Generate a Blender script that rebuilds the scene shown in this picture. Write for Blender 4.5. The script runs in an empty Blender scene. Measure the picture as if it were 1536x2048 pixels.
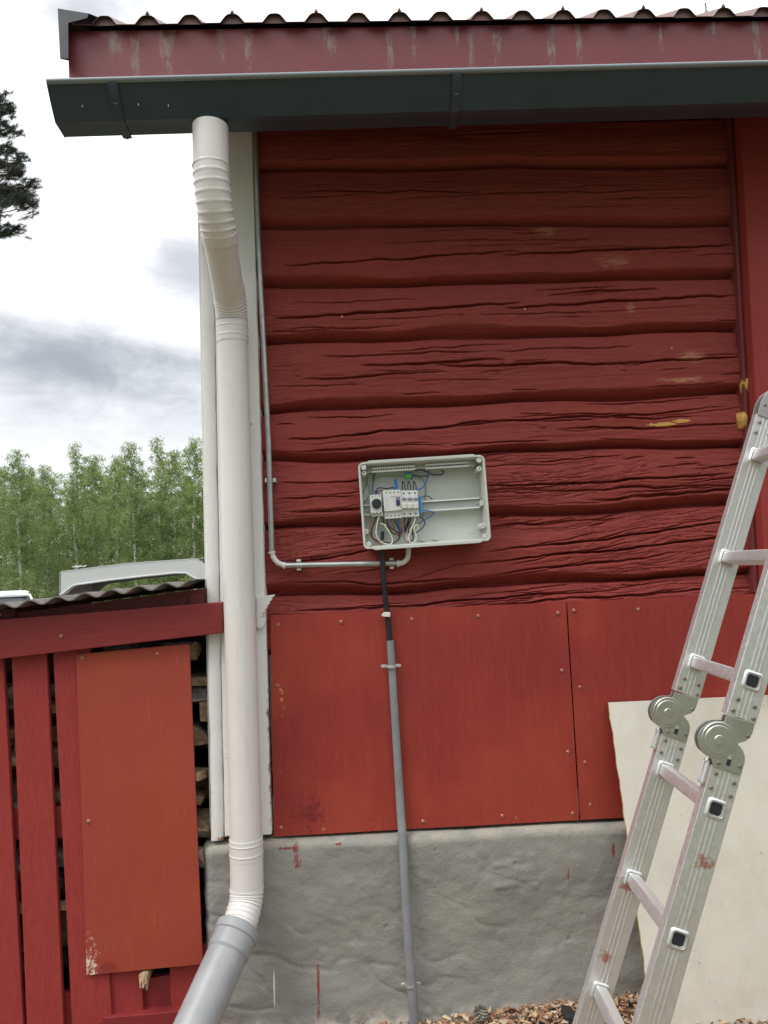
import bpy, math, random
import numpy as np
from math import sin, cos, tan, pi, radians, atan, sqrt, atan2, exp
from mathutils import Vector, Matrix, noise as mnoise
S = bpy.context.scene
COL = S.collection
rnd = random.Random(7)

# ------------------------------------------------------------------ camera
F = 1480.0; DIST = 2.47; EYE = 1.47
YAW = radians(2.6); PIT = radians(4.3); ROL = atan(.038)
fw = Vector((sin(YAW)*cos(PIT), cos(YAW)*cos(PIT), sin(PIT)))
r0 = Vector((cos(YAW), -sin(YAW), 0)); u0 = r0.cross(fw)
CR = r0*cos(ROL) - u0*sin(ROL); CU = u0*cos(ROL) + r0*sin(ROL)
CPOS = Vector((0, -DIST, EYE))
cd = bpy.data.cameras.new('camera'); cam = bpy.data.objects.new('camera', cd); COL.objects.link(cam)
cd.sensor_fit = 'VERTICAL'; cd.sensor_height = 36; cd.sensor_width = 27; cd.lens = F/2048*36
cd.clip_start = .05; cd.clip_end = 2000
Mx = Matrix((CR, CU, -fw)).transposed().to_4x4(); Mx.translation = CPOS
cam.matrix_world = Mx
S.camera = cam
S.render.resolution_x = 768; S.render.resolution_y = 1024
def P(px, py, y):
    """point of the plane at depth y that lies on the sight line of a photo pixel"""
    d = fw + CR*((px-768)/F) + CU*((1024-py)/F)
    return CPOS + d*((y+DIST)/d.y)

# ------------------------------------------------------------------ colour management
S.view_settings.view_transform = 'Standard'; S.view_settings.look = 'None'
S.view_settings.exposure = 0.30; S.view_settings.gamma = 1; S.view_settings.use_curve_mapping = False

# ------------------------------------------------------------------ world
SUN_EL = radians(56); SUN_AZ = radians(-122)      # azimuth from +y towards +x
W = bpy.data.worlds.new('World'); S.world = W; W.use_nodes = True
wt = W.node_tree; wt.nodes.clear()
class NT:
    def __init__(s, nt): s.nt = nt; s.n = nt.nodes; s.l = nt.links
    def put(s, sock, v):
        if isinstance(v, bpy.types.NodeSocket): s.l.new(v, sock)
        elif v is not None:
            if hasattr(sock, 'default_value') and hasattr(sock.default_value, '__len__') and not hasattr(v, '__len__'):
                sock.default_value = [v]*len(sock.default_value)
            elif hasattr(v, '__len__') and len(v) == 3 and len(getattr(sock, 'default_value', [0]*3)) == 4:
                sock.default_value = (*v, 1)
            else: sock.default_value = v
    def m(s, op, a, b=None, c=None, clamp=False):
        n = s.n.new('ShaderNodeMath'); n.operation = op; n.use_clamp = clamp
        for i, v in enumerate((a, b, c)):
            if v is not None: s.put(n.inputs[i], v)
        return n.outputs[0]
    def vm(s, op, a, b=None):
        n = s.n.new('ShaderNodeVectorMath'); n.operation = op
        s.put(n.inputs[0], a)
        if b is not None: s.put(n.inputs[1], b)
        return n.outputs[0]
    def noise(s, vec, scale=5, detail=4, rough=.55, dist=0, stretch=None):
        if stretch is not None: vec = s.vm('MULTIPLY', vec, stretch)
        n = s.n.new('ShaderNodeTexNoise'); s.put(n.inputs['Vector'], vec)
        n.inputs['Scale'].default_value = scale; n.inputs['Detail'].default_value = detail
        n.inputs['Roughness'].default_value = rough; n.inputs['Distortion'].default_value = dist
        return n.outputs[0]
    def ramp(s, v, lo, hi, a=0, b=1, smooth=True):
        n = s.n.new('ShaderNodeMapRange'); n.interpolation_type = 'SMOOTHSTEP' if smooth else 'LINEAR'
        s.put(n.inputs['Value'], v)
        for k, x in zip(('From Min', 'From Max', 'To Min', 'To Max'), (lo, hi, a, b)): s.put(n.inputs[k], x)
        return n.outputs[0]
    def mix(s, f, a, b):
        n = s.n.new('ShaderNodeMix'); n.data_type = 'RGBA'
        s.put(n.inputs['Factor'], f); s.put(n.inputs['A'], a) if False else None
        s.put(n.inputs[0], f); s.put(n.inputs[6], a); s.put(n.inputs[7], b)
        return n.outputs[2]
    def sep(s, v):
        n = s.n.new('ShaderNodeSeparateXYZ'); s.put(n.inputs[0], v); return n.outputs
    def blob(s, pos, c, r):
        """1 inside an ellipsoid at c of radii r, falling to 0 outside"""
        d = s.vm('SUBTRACT', pos, c); d = s.vm('DIVIDE', d, r)
        n = s.n.new('ShaderNodeVectorMath'); n.operation = 'LENGTH'; s.put(n.inputs[0], d)
        return s.m('SUBTRACT', 1.0, n.outputs['Value'])
w = NT(wt)
tc = w.n.new('ShaderNodeTexCoord')
X, Y, Z = w.sep(tc.outputs['Generated'])
az = w.m('ARCTAN2', X, Y); el = w.m('ARCSINE', Z)
nz = w.noise(tc.outputs['Generated'], 2.6, 7, .58, .4, (1, 1, 2.2))
nf = w.noise(tc.outputs['Generated'], 8.0, 6, .6, .3, (1, 1, 2.0))
pert = w.m('MULTIPLY', w.m('SUBTRACT', nz, .5), 2.2)
pert2 = w.m('MULTIPLY', w.m('SUBTRACT', nf, .5), 1.5)
pp = w.m('ADD', pert, pert2)
def cloud(az0, el0, ra, re, a=1.0, tilt=0):
    da = w.m('SUBTRACT', az, radians(az0)); de = w.m('SUBTRACT', el, radians(el0))
    de = w.m('ADD', de, w.m('MULTIPLY', da, tilt))
    da = w.m('DIVIDE', da, radians(ra)); de = w.m('DIVIDE', de, radians(re))
    d = w.m('SQRT', w.m('ADD', w.m('MULTIPLY', da, da), w.m('MULTIPLY', de, de)))
    v = w.m('SUBTRACT', 1.25, d); v = w.m('ADD', v, pp)
    return w.m('MULTIPLY', w.ramp(v, 0.0, 1.3), a)
c1 = cloud(-22, 15.0, 19, 4.5, 1.0, .08)
c2 = cloud(-11.5, 22.5, 5.5, 4.6, .75)
c3 = cloud(-22, 40, 24, 8.5, .80)
c4 = cloud(-4, 13, 9, 3.5, .8)
c5 = w.m('MULTIPLY', w.ramp(w.m('ADD', nz, w.m('MULTIPLY', nf, .2)), .62, .82), .5)
gen = w.m('MULTIPLY', c5, w.ramp(w.m('ABSOLUTE', az), .75, 1.2))
dark = w.m('MAXIMUM', w.m('MAXIMUM', c1, c2), w.m('MAXIMUM', w.m('MAXIMUM', c3, c4), gen))
zen = w.ramp(el, -.1, 1.2, .66, 1.75)
zen = w.m('MULTIPLY', zen, w.m('SUBTRACT', 1.0, w.m('MULTIPLY', w.ramp(Y, .15, -.35, 0, .62), w.ramp(el, .75, .15))))
wc = w.vm('MULTIPLY', (1.22, 1.24, 1.26), (1, 1, 1))
cw = w.n.new('ShaderNodeCombineXYZ')
for i_, v_ in enumerate((1.16, 1.18, 1.2)): w.put(cw.inputs[i_], w.m('MULTIPLY', zen, v_))
cc = w.mix(dark, cw.outputs[0], (.38, .395, .43))
sky = w.n.new('ShaderNodeTexSky'); sky.sky_type = 'NISHITA'; sky.sun_disc = False
sky.sun_elevation = SUN_EL; sky.sun_rotation = SUN_AZ
b1 = w.n.new('ShaderNodeBackground'); b1.inputs[1].default_value = .12; w.l.new(sky.outputs[0], b1.inputs[0])
b2 = w.n.new('ShaderNodeBackground'); b2.inputs[1].default_value = 1.0; w.put(b2.inputs[0], cc)
ms = w.n.new('ShaderNodeMixShader'); ms.inputs[0].default_value = .9
w.l.new(b1.outputs[0], ms.inputs[1]); w.l.new(b2.outputs[0], ms.inputs[2])
wo = w.n.new('ShaderNodeOutputWorld'); w.l.new(ms.outputs[0], wo.inputs[0])
# sun behind thin cloud
sd = bpy.data.lights.new('sun', 'SUN'); sd.energy = 1.5; sd.angle = radians(24); sd.color = (1, .95, .88)
so = bpy.data.objects.new('sun', sd); COL.objects.link(so)
sv = Vector((sin(SUN_AZ)*cos(SUN_EL), cos(SUN_AZ)*cos(SUN_EL), sin(SUN_EL)))
so.rotation_euler = sv.to_track_quat('Z', 'Y').to_euler()

# ------------------------------------------------------------------ materials
MATS = {}
def mat(name, col, rough=.6, metal=0, var=.0, vscale=8, bump=0, bscale=60, stretch=None, spec=.5, extra=None, col2=None):
    m = bpy.data.materials.new(name); m.use_nodes = True
    k = NT(m.node_tree); bs = k.n['Principled BSDF']
    t = k.n.new('ShaderNodeTexCoord'); pos = t.outputs['Object']
    c = col
    if var or col2:
        nz = k.noise(pos, vscale, 5, .6, 0, stretch)
        f = k.ramp(nz, .3, .7)
        a = tuple(x*(1-var) for x in col); b = col2 or tuple(min(1, x*(1+var)) for x in col)
        c = k.mix(f, a, b)
    bs.inputs['Roughness'].default_value = rough; bs.inputs['Metallic'].default_value = metal
    bs.inputs['Specular IOR Level'].default_value = spec
    h = None
    if bump:
        nb = k.noise(pos, bscale, 5, .65, 0, stretch)
        bn = k.n.new('ShaderNodeBump'); bn.inputs['Strength'].default_value = 1; bn.inputs['Distance'].default_value = bump
        k.put(bn.inputs['Height'], nb); k.l.new(bn.outputs[0], bs.inputs['Normal'])
    if extra: c = extra(k, bs, pos, c) or c
    k.put(bs.inputs['Base Color'], c)
    MATS[name] = m
    return m
def gpos(k): return k.n.new('ShaderNodeNewGeometry').outputs['Position']

RED = (.262, .049, .040); REDP = (.34, .050, .032)
def x_log(k, bs, pos, c):
    g = gpos(k)
    fine = k.noise(g, 1, 6, .7, 0, (9, 9, 150))
    c = k.mix(k.ramp(fine, .35, .75, 0, .55), c, (.20, .030, .028))
    big = k.noise(g, 1.2, 3, .5, 0, (1, 1, 1.6))
    c = k.mix(k.ramp(big, .4, .7, 0, .5), c, (.32, .052, .045))
    # scuffed places where old ochre wood shows
    n = k.noise(g, 1, 6, .75, 0, (26, 26, 110))
    for cx, cz, rx, rz, s in ((1.20, 2.155, .10, .05, .42), (1.16, 2.075, .20, .018, .5), (.99, 2.33, .03, .05, .35), (.72, 2.62, .1, .05, .3), (.95, 2.50, .13, .05, .3)):
        b = k.blob(g, (cx, 0, cz), (rx, 1, rz))
        f = k.ramp(k.m('ADD', k.m('MULTIPLY', b, .5), n), .72, .95, 0, s)
        c = k.mix(f, c, (.55, .32, .17))
    n2 = k.noise(g, 1, 4, .6, .5, (40, 40, 60))
    for cx, cz, rx, rz in ((1.075, 1.921, .085, .012), (1.14, 1.931, .05, .010), (1.375, 1.925, .03, .045), (1.39, 2.045, .02, .045)):
        b = k.blob(g, (cx, 0, cz), (rx, 1, rz))
        f = k.ramp(k.m('ADD', k.m('MULTIPLY', b, .8), n2), .80, .87)
        c = k.mix(f, c, (.62, .36, .10))
    sp = k.noise(g, 260, 2, .5)
    c = k.mix(k.ramp(sp, .78, .82, 0, .7), c, (.6, .5, .45))
    return c
mat('log_paint', RED, .7, 0, .20, 5, .0030, 1, (7, 7, 95), .22, x_log)
def x_panel(k, bs, pos, c):
    g = gpos(k)
    st = k.noise(g, 1, 5, .6, .6, (5, 5, 1.6))
    c = k.mix(k.ramp(st, .40, .68, 0, .7), c, (.27, .032, .024)); c = k.mix(k.ramp(k.noise(g, 2.3, 3, .5), .42, .62, 0, .7), c, (.25, .028, .028))
    br = k.noise(g, 1, 6, .7, 0, (70, 70, 9))
    c = k.mix(k.ramp(br, .42, .75, 0, .25), c, (.42, .085, .04))
    n2 = k.noise(g, 1, 5, .7, .4, (60, 60, 60))
    for cx, cz, rx, rz in ((-.13, .645, .07, .018), (.04, .655, .05, .02), (.50, .648, .03, .02), (-.25, .83, .03, .03), (.705, 1.0, .008, .4), (-.24, 1.06, .02, .2)):
        b = k.blob(g, (cx, 0, cz), (rx, 1, rz))
        f = k.ramp(k.m('ADD', k.m('MULTIPLY', b, .35), n2), .80, .86, 0, .8)
        c = k.mix(f, c, (.60, .30, .11))
    bl = k.noise(g, 1, 5, .75, 0, (120, 120, 90))
    dk = k.blob(g, (-.16, 0, .70), (.13, 1, .14))
    c = k.mix(k.ramp(k.m('ADD', k.m('MULTIPLY', dk, .3), bl), .68, .80, 0, .8), c, (.17, .022, .022))
    sp = k.noise(g, 330, 1, .5)
    c = k.mix(k.ramp(sp, .80, .83, 0, .8), c, (.7, .6, .5))
    return c
mat('panel_paint', REDP, .55, 0, .08, 3, .0006, 160, None, .28, x_panel)
def x_shedpanel(k, bs, pos, c):
    g = gpos(k)
    st = k.noise(g, 1, 5, .6, .5, (6, 6, 1.8))
    c = k.mix(k.ramp(st, .38, .66, 0, .8), c, (.33, .055, .038))
    br = k.noise(g, 1, 6, .7, 0, (90, 90, 7))
    c = k.mix(k.ramp(br, .55, .85, 0, .5), c, (.52, .16, .09))
    n2 = k.noise(g, 1, 7, .8, .2, (62, 62, 48))
    for cx, cz, rx, rz, a in ((-.85, .27, .09, .26, .36), (-.845, .22, .05, .05, .24), (-.80, .34, .16, .16, .14), (-.72, .215, .5, .018, .26), (-.60, .42, .30, .25, .08), (-.87, .6, .008, .5, .25)):
        b = k.blob(g, (cx, -.06, cz), (rx, 1, rz))
        f = k.ramp(k.m('ADD', k.m('MULTIPLY', b, a), n2), .78, .84)
        c = k.mix(k.m('MULTIPLY', f, k.ramp(b, 0, .1)), c, (.72, .60, .50))
    b = k.blob(g, (-.79, -.06, .27), (.05, 1, .04))
    c = k.mix(k.ramp(k.m('ADD', b, k.m('MULTIPLY', n2, .8)), .6, .9, 0, .6), c, (.22, .03, .025))
    return c
mat('shed_panel_paint', (.33, .060, .033), .55, 0, .08, 3, .0008, 120, None, .28, x_shedpanel)
def x_board(k, bs, pos, c):
    g = gpos(k)
    br = k.noise(g, 1, 6, .7, 0, (110, 110, 7))
    c = k.mix(k.ramp(br, .45, .8, 0, .6), c, (.24, .03, .028))
    sp = k.noise(g, 150, 2, .6)
    c = k.mix(k.ramp(sp, .77, .80, 0, .9), c, (.05, .02, .02))
    return c
mat('board_paint', (.31, .041, .036), .6, 0, .12, 4, .0016, 1, (80, 80, 7), .28, x_board)
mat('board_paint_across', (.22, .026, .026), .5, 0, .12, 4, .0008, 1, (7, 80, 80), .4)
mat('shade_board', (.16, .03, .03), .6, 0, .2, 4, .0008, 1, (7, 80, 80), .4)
def x_white(k, bs, pos, c):
    g = gpos(k)
    n = k.noise(g, 1, 6, .7, .3, (45, 45, 20))
    c = k.mix(k.ramp(n, .62, .8, 0, .35), c, (.50, .47, .42))
    n2 = k.noise(g, 1, 5, .7, .2, (60, 60, 30))
    for cx, cz, rx, rz in ((-.283, .90, .008, .30), (-.43, .64, .06, .012)):
        b = k.blob(g, (cx, 0, cz), (rx, 1, rz))
        c = k.mix(k.ramp(k.m('ADD', k.m('MULTIPLY', b, .25), n2), .60, .68, 0, .9), c, (.25, .11, .05))
    return c
mat('white_paint', (.76, .76, .73), .5, 0, .05, 12, .0022, 1, (95, 95, 55), .4, x_white)
def x_found(k, bs, pos, c):
    g = gpos(k)
    n = k.noise(g, 4, 6, .6)
    c = k.mix(k.ramp(n, .35, .7, 0, .6), c, (.245, .245, .222))
    top = k.ramp(k.sep(g)[2], .585, .63)
    n3 = k.noise(g, 14, 5, .6)
    c = k.mix(k.m('MULTIPLY', top, k.ramp(n3, .35, .6)), c, (.40, .38, .31))
    n2 = k.noise(g, 1, 4, .6, .3, (50, 50, 26))
    for cx, cz, rx, rz in ((-.15, .16, .010, .17), (-.205, .575, .016, .05), (-.235, .603, .05, .008), (-.08, .607, .03, .007), (.80, .53, .008, .05), (.65, .47, .006, .05), (.14, .44, .006, .1)):
        b = k.blob(g, (cx, 0, cz), (rx, 1, rz))
        c = k.mix(k.m('MULTIPLY', k.ramp(k.m('ADD', k.m('MULTIPLY', b, .40), n2), .62, .80), k.ramp(b, 0, .05)), c, (.25, .06, .052))
    sp = k.noise(g, 120, 1, .5)
    c = k.mix(k.ramp(sp, .80, .83, 0, .9), c, (.75, .73, .68))
    b = k.blob(g, (-.285, 0, .19), (.003, 1, .06))
    c = k.mix(k.ramp(b, 0, .2), c, (.7, .7, .62))
    low = k.ramp(k.sep(g)[2], .12, .07)
    c = k.mix(k.m('MULTIPLY', low, k.ramp(n3, .4, .55)), c, (.55, .52, .45))
    return c
mat('plinth_paint', (.285, .28, .25), .7, 0, .10, 3, .0022, 130, None, .35, x_found)
def x_fascia(k, bs, pos, c):
    g = gpos(k)
    x, y, z = k.sep(g)
    n = k.noise(g, 1, 5, .7, .4, (60, 60, 22))
    acc = None
    for px, wd, ln in ((270, .014, .9), (335, .02, .9), (440, .014, .6), (497, .012, .8), (232, .02, .5), (780, .009, 1.0), (828, .008, .5), (915, .006, .3), (942, .010, .7), (995, .013, .65), (1103, .011, .9), (1158, .009, .8), (1322, .006, .5), (1430, .006, .3), (1515, .010, 1.0), (660, .02, .4)):
        xx = P(px, 100, -.34).x
        a = k.m('DIVIDE', k.m('ABSOLUTE', k.m('SUBTRACT', x, xx)), wd)
        a = k.m('SUBTRACT', 1.1, a)
        f = k.ramp(z, 3.085-.22*ln, 3.12, 0, .8, False)
        a = k.m('MULTIPLY', k.ramp(a, -.5, .7), f)
        acc = a if acc is None else k.m('MAXIMUM', acc, a)
    f = k.ramp(k.m('ADD', acc, k.m('MULTIPLY', n, .9)), .52, 1.05, 0, .85)
    f = k.m('MULTIPLY', f, k.ramp(acc, .02, .2))
    c = k.mix(k.m('MULTIPLY', f, k.ramp(n, .42, .62, .08, .65)), c, (.26, .26, .22))
    return c
mat('fascia_paint', (.19, .028, .034), .45, 0, .10, 3, .0006, 40, None, .5, x_fascia)
mat('gutter_paint', (.036, .050, .072), .35, 0, .10, 10, 0, 30)
mat('gutter_lip', (.20, .23, .25), .3)
mat('roof_metal', (.16, .075, .062), .5, .0, .2, 12)
mat('verge_metal', (.06, .065, .08), .4, .0, .2, 12)
def x_pipe(k, bs, pos, c):
    g = gpos(k)
    sp = k.noise(g, 1, 5, .75, .3, (34, 34, 3))
    c = k.mix(k.ramp(sp, .52, .75, 0, .32), c, (.50, .46, .40))
    d = k.noise(g, 170, 1, .5)
    return k.mix(k.ramp(d, .81, .83, 0, .8), c, (.2, .15, .1))
mat('white_pipe', (.72, .70, .675), .34, 0, .03, 6, 0, 30, None, .5, x_pipe)
mat('grey_pipe', (.30, .31, .32), .38, 0, .10, 10, .0003, 90)
mat('cover_grey', (.23, .24, .25), .45, 0, .10, 16)
mat('cable_black', (.012, .013, .018), .5)
mat('galv', (.62, .63, .62), .4, .6, .10, 50)
mat('rail_steel', (.42, .45, .43), .5, .3, .05, 20)
mat('alu_tube', (.46, .48, .46), .38, .75, .12, 30)
mat('white_plastic', (.70, .70, .66), .35)
mat('strip_white', (.85, .85, .80), .4)
mat('box_plastic', (.60, .625, .575), .33, 0, .03, 6)
mat('device_white', (.68, .69, .66), .4)
mat('device_grey', (.22, .23, .25), .45)
mat('dark_plastic', (.02, .022, .03), .4)
mat('blue_dark', (.02, .03, .11), .4)
mat('blue_wire', (.03, .16, .48), .4)
mat('blue_terminal', (.08, .30, .70), .4)
mat('brown_wire', (.40, .13, .07), .4)
mat('black_wire', (.02, .02, .025), .4)
mat('white_wire', (.72, .70, .60), .4)
mat('green_wire', (.16, .30, .08), .4)
mat('green_terminal', (.10, .50, .10), .4)
mat('print_ink', (.05, .08, .22), .6)
def x_alu(k, bs, pos, c):
    t = k.noise(pos, 1, 5, .7, 0, (90, 90, 90))
    k.put(bs.inputs['Roughness'], k.ramp(t, .3, .7, .34, .52))
    g = gpos(k)
    n = k.noise(g, 1, 6, .75, .5, (50, 50, 50))
    for cx, cy, cz, r in ((.700, -.93, .84, .035), (.60, -.93, .46, .035), (.575, -.64, .52, .03), (.64, -.64, .68, .035), (.86, -.93, 1.12, .03), (.66, -.93, .60, .012)):
        b = k.blob(g, (cx, cy, cz), (r, .06, r))
        c = k.mix(k.m('MULTIPLY', k.ramp(k.m('ADD', k.m('MULTIPLY', b, .35), n), .66, .76, 0, .75), k.ramp(b, 0, .1)), c, (.50, .13, .08))
    sp = k.noise(pos, 150, 2, .5)
    c = k.mix(k.ramp(sp, .78, .82, 0, .7), c, (.30, .26, .22))
    return c
mat('aluminium', (.72, .72, .71), .42, .75, .06, 5, .0002, 1, (150, 150, 14), .5, x_alu)
mat('hinge_steel', (.56, .55, .52), .34, .85, .10, 14)
mat('rivet_dark', (.25, .20, .17), .5, .7, .3, 60)
mat('rubber', (.02, .02, .022), .7)
def x_ply(k, bs, pos, c):
    n = k.noise(pos, 3, 6, .65)
    c = k.mix(k.ramp(n, .35, .7, 0, .7), c, (.50, .47, .38))
    n2 = k.noise(pos, 9, 6, .7, .4)
    c = k.mix(k.ramp(n2, .58, .75, 0, .55), c, (.50, .48, .42))
    n3 = k.noise(pos, 1, 5, .7, 0, (140, 140, 25))
    c = k.mix(k.ramp(n3, .62, .8, 0, .35), c, (.80, .78, .70))
    sm = k.noise(pos, 1.6, 4, .6, .8); c = k.mix(k.ramp(sm, .48, .66, 0, .55), c, (.56, .55, .49))
    sc = k.noise(pos, 1, 5, .8, .2, (16, 16, 170)); c = k.mix(k.ramp(sc, .68, .76, 0, .45), c, (.40, .37, .31))
    sp = k.noise(pos, 95, 1, .5)
    c = k.mix(k.ramp(sp, .79, .81, 0, .8), c, (.12, .10, .09))
    return c
mat('sheet_cream', (.72, .69, .60), .5, 0, .04, 3, .0006, 110, None, .4, x_ply)
mat('sheet_edge', (.55, .38, .14), .7, 0, .3, 60)
mat('fibre_roof', (.17, .155, .14), .75, 0, .25, 20, .001, 80)
mat('lid_plastic', (.60, .62, .61), .35, 0, .02, 4)
mat('screw_head', (.45, .20, .16), .4, .5, .3, 80)
mat('foam', (.60, .34, .09), .8, 0, .3, 90, .002, 120)
mat('wood_end', (.58, .42, .25), .75, 0, .25, 40, .003, 70, None, .3, None, (.20, .12, .07))
mat('bark', (.10, .075, .055), .85, 0, .5, 22, .006, 60, None, .3, None, (.34, .33, .29))
def x_ground(k, bs, pos, c):
    g = gpos(k); x, y, z = k.sep(g)
    n = k.noise(g, 1.5, 6, .65)
    f = k.ramp(k.m('ADD', k.m('ABSOLUTE', y), k.m('MULTIPLY', n, 1.2)), 2.2, 3.0)
    c = k.mix(f, c, (.085, .11, .045))
    n2 = k.noise(g, 60, 5, .7)
    return k.mix(k.ramp(n2, .4, .7, 0, .5), c, (.10, .065, .04))
mat('soil', (.20, .13, .085), .9, 0, .3, 9, .01, 45, None, .2, x_ground)
def x_rand(cols):
    def fn(k, bs, pos, c):
        r = k.n.new('ShaderNodeNewGeometry').outputs['Random Per Island']
        rp = k.n.new('ShaderNodeValToRGB'); k.l.new(r, rp.inputs[0])
        e = rp.color_ramp.elements
        while len(e) < len(cols): e.new(.5)
        for i, cc in enumerate(cols): e[i].position = i/(len(cols)-1); e[i].color = (*cc, 1)
        return rp.outputs[0]
    return fn
mat('bark_chips', (.3, .17, .1), .8, extra=x_rand([(.12, .06, .035), (.30, .15, .08), (.42, .25, .14), (.55, .38, .24), (.20, .11, .07), (.62, .50, .36)]))
def leafy(name, cols, trans=.35):
    m = mat(name, cols[0], .55, spec=.3, extra=x_rand(cols))
    k = NT(m.node_tree); bs = k.n['Principled BSDF']; out = k.n['Material Output']
    tr = k.n.new('ShaderNodeBsdfTranslucent'); ms = k.n.new('ShaderNodeMixShader'); ms.inputs[0].default_value = trans
    k.l.new(bs.inputs['Base Color'].links[0].from_socket, tr.inputs[0])
    k.l.new(bs.outputs[0], ms.inputs[1]); k.l.new(tr.outputs[0], ms.inputs[2]); k.l.new(ms.outputs[0], out.inputs[0])
leafy('birch_leaf', [(.16, .24, .09), (.26, .35, .13), (.37, .46, .18), (.21, .29, .11), (.45, .51, .23)], .45)
leafy('pine_needle', [(.04, .065, .045), (.06, .085, .06), (.09, .11, .08)], .2)
mat('pine_bark', (.10, .06, .045), .85, 0, .3, 20)
def x_birch(k, bs, pos, c):
    n = k.noise(pos, 1, 4, .6, 0, (6, 6, 9))
    return k.mix(k.ramp(n, .60, .66), c, (.05, .045, .04))
mat('birch_bark', (.80, .78, .72), .7, extra=x_birch)
mat('car_white', (.78, .79, .80), .25)
mat('car_glass', (.02, .025, .03), .08)
mat('car_trim', (.03, .03, .03), .5)
mat('concrete_wall', (.2, .03, .03), .7)
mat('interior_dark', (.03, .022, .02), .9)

# ------------------------------------------------------------------ mesh helpers
WL = {}
def tag(o, label, cat, group=None, kind=None):
    if label: o['label'] = label
    if cat: o['category'] = cat
    if group: o['group'] = group
    if kind: o['kind'] = kind
    return o
def thing(name, label, cat, loc=(0, 0, 0), group=None):
    o = bpy.data.objects.new(name, None); o.empty_display_size = .05; COL.objects.link(o)
    o.location = loc; WL[o.name] = Vector(loc)
    return tag(o, label, cat, group)
class MB:
    def __init__(s): s.v = []; s.f = []; s.mi = []; s.cur = 0
    def add(s, vs, fs):
        b = len(s.v); s.v += [tuple(x) for x in vs]
        for f in fs: s.f.append(tuple(b+i for i in f)); s.mi.append(s.cur)
        return s
    def box(s, c, size, R=None):
        hx, hy, hz = (x/2 for x in size)
        vs = [Vector((x, y, z)) for x in (-hx, hx) for y in (-hy, hy) for z in (-hz, hz)]
        if R is not None: vs = [R @ v for v in vs]
        c = Vector(c); vs = [v+c for v in vs]
        return s.add(vs, [(0, 1, 3, 2), (4, 6, 7, 5), (0, 4, 5, 1), (2, 3, 7, 6), (0, 2, 6, 4), (1, 5, 7, 3)])
    def quadbox(s, q, y0, y1):
        """q = four (x,z) corners in order, thickness from y0 to y1"""
        n = len(q)
        vs = [(x, y0, z) for x, z in q] + [(x, y1, z) for x, z in q]
        fs = [tuple(range(n)), tuple(range(2*n-1, n-1, -1))] + [(i, i+n, (i+1) % n+n, (i+1) % n) for i in range(n)]
        return s.add(vs, fs)
    def tube(s, pts, r, n=16, caps=True, rf=None, flat=1):
        pts = [Vector(p) for p in pts]; N = len(pts)
        rs = r if hasattr(r, '__len__') else [r]*N
        T = [(pts[min(i+1, N-1)]-pts[max(i-1, 0)]).normalized() for i in range(N)]
        a = Vector((1, 0, 0)) if abs(T[0].x) < .8 else Vector((0, 1, 0))
        u = (a - T[0]*a.dot(T[0])).normalized()
        vs = []
        for i in range(N):
            u = (u - T[i]*u.dot(T[i])).normalized(); v = T[i].cross(u)
            for k in range(n):
                th = 2*pi*k/n
                rr = rs[i]*(rf(i, th) if rf else 1)
                vs.append(pts[i]+u*(cos(th)*rr)+v*(sin(th)*rr*flat))
        fs = [(i*n+k, i*n+(k+1) % n, (i+1)*n+(k+1) % n, (i+1)*n+k) for i in range(N-1) for k in range(n)]
        if caps: fs += [tuple(range(n-1, -1, -1)), tuple((N-1)*n+k for k in range(n))]
        return s.add(vs, fs)
    def disc(s, c, r, h, n=24, axis='y', R=None, bev=0):
        """cylinder, front face towards -y"""
        prof = [(r, 0), (r, -h+bev), (r-bev, -h)] if bev else [(r, 0), (r, -h)]
        c = Vector(c); vs = []
        for rr, d in prof:
            for k in range(n):
                p = Vector((rr*cos(2*pi*k/n), d, rr*sin(2*pi*k/n)))
                vs.append((R @ p if R is not None else p)+c)
        m = len(prof)
        fs = [(i*n+k, i*n+(k+1) % n, (i+1)*n+(k+1) % n, (i+1)*n+k) for i in range(m-1) for k in range(n)]
        fs += [tuple((m-1)*n+k for k in range(n)), tuple(range(n-1, -1, -1))]
        return s.add(vs, fs)
    def build(s, name, mats, parent=None, smooth=False, bevel=0, seg=2, angle=40):
        off = WL[parent.name] if parent is not None else Vector((0, 0, 0))
        me = bpy.data.meshes.new(name)
        me.from_pydata([(x-off.x, y-off.y, z-off.z) for x, y, z in s.v], [], s.f)
        if not isinstance(mats, (list, tuple)): mats = [mats]
        for m in mats: me.materials.append(MATS[m])
        if len(mats) > 1: me.polygons.foreach_set('material_index', s.mi)
        o = bpy.data.objects.new(name, me); COL.objects.link(o)
        import bmesh
        bm = bmesh.new(); bm.from_mesh(me); bmesh.ops.recalc_face_normals(bm, faces=bm.faces); bm.to_mesh(me); bm.free()
        if smooth:
            me.polygons.foreach_set('use_smooth', [True]*len(me.polygons))
            if smooth == 'auto': me.set_sharp_from_angle(angle=radians(angle))
        if bevel:
            b = o.modifiers.new('bevel', 'BEVEL'); b.width = bevel; b.segments = seg; b.limit_method = 'ANGLE'; b.angle_limit = radians(35)
        if parent is not None: o.parent = parent; WL[o.name] = off.copy()
        else: WL[o.name] = Vector((0, 0, 0))
        return o
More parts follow.
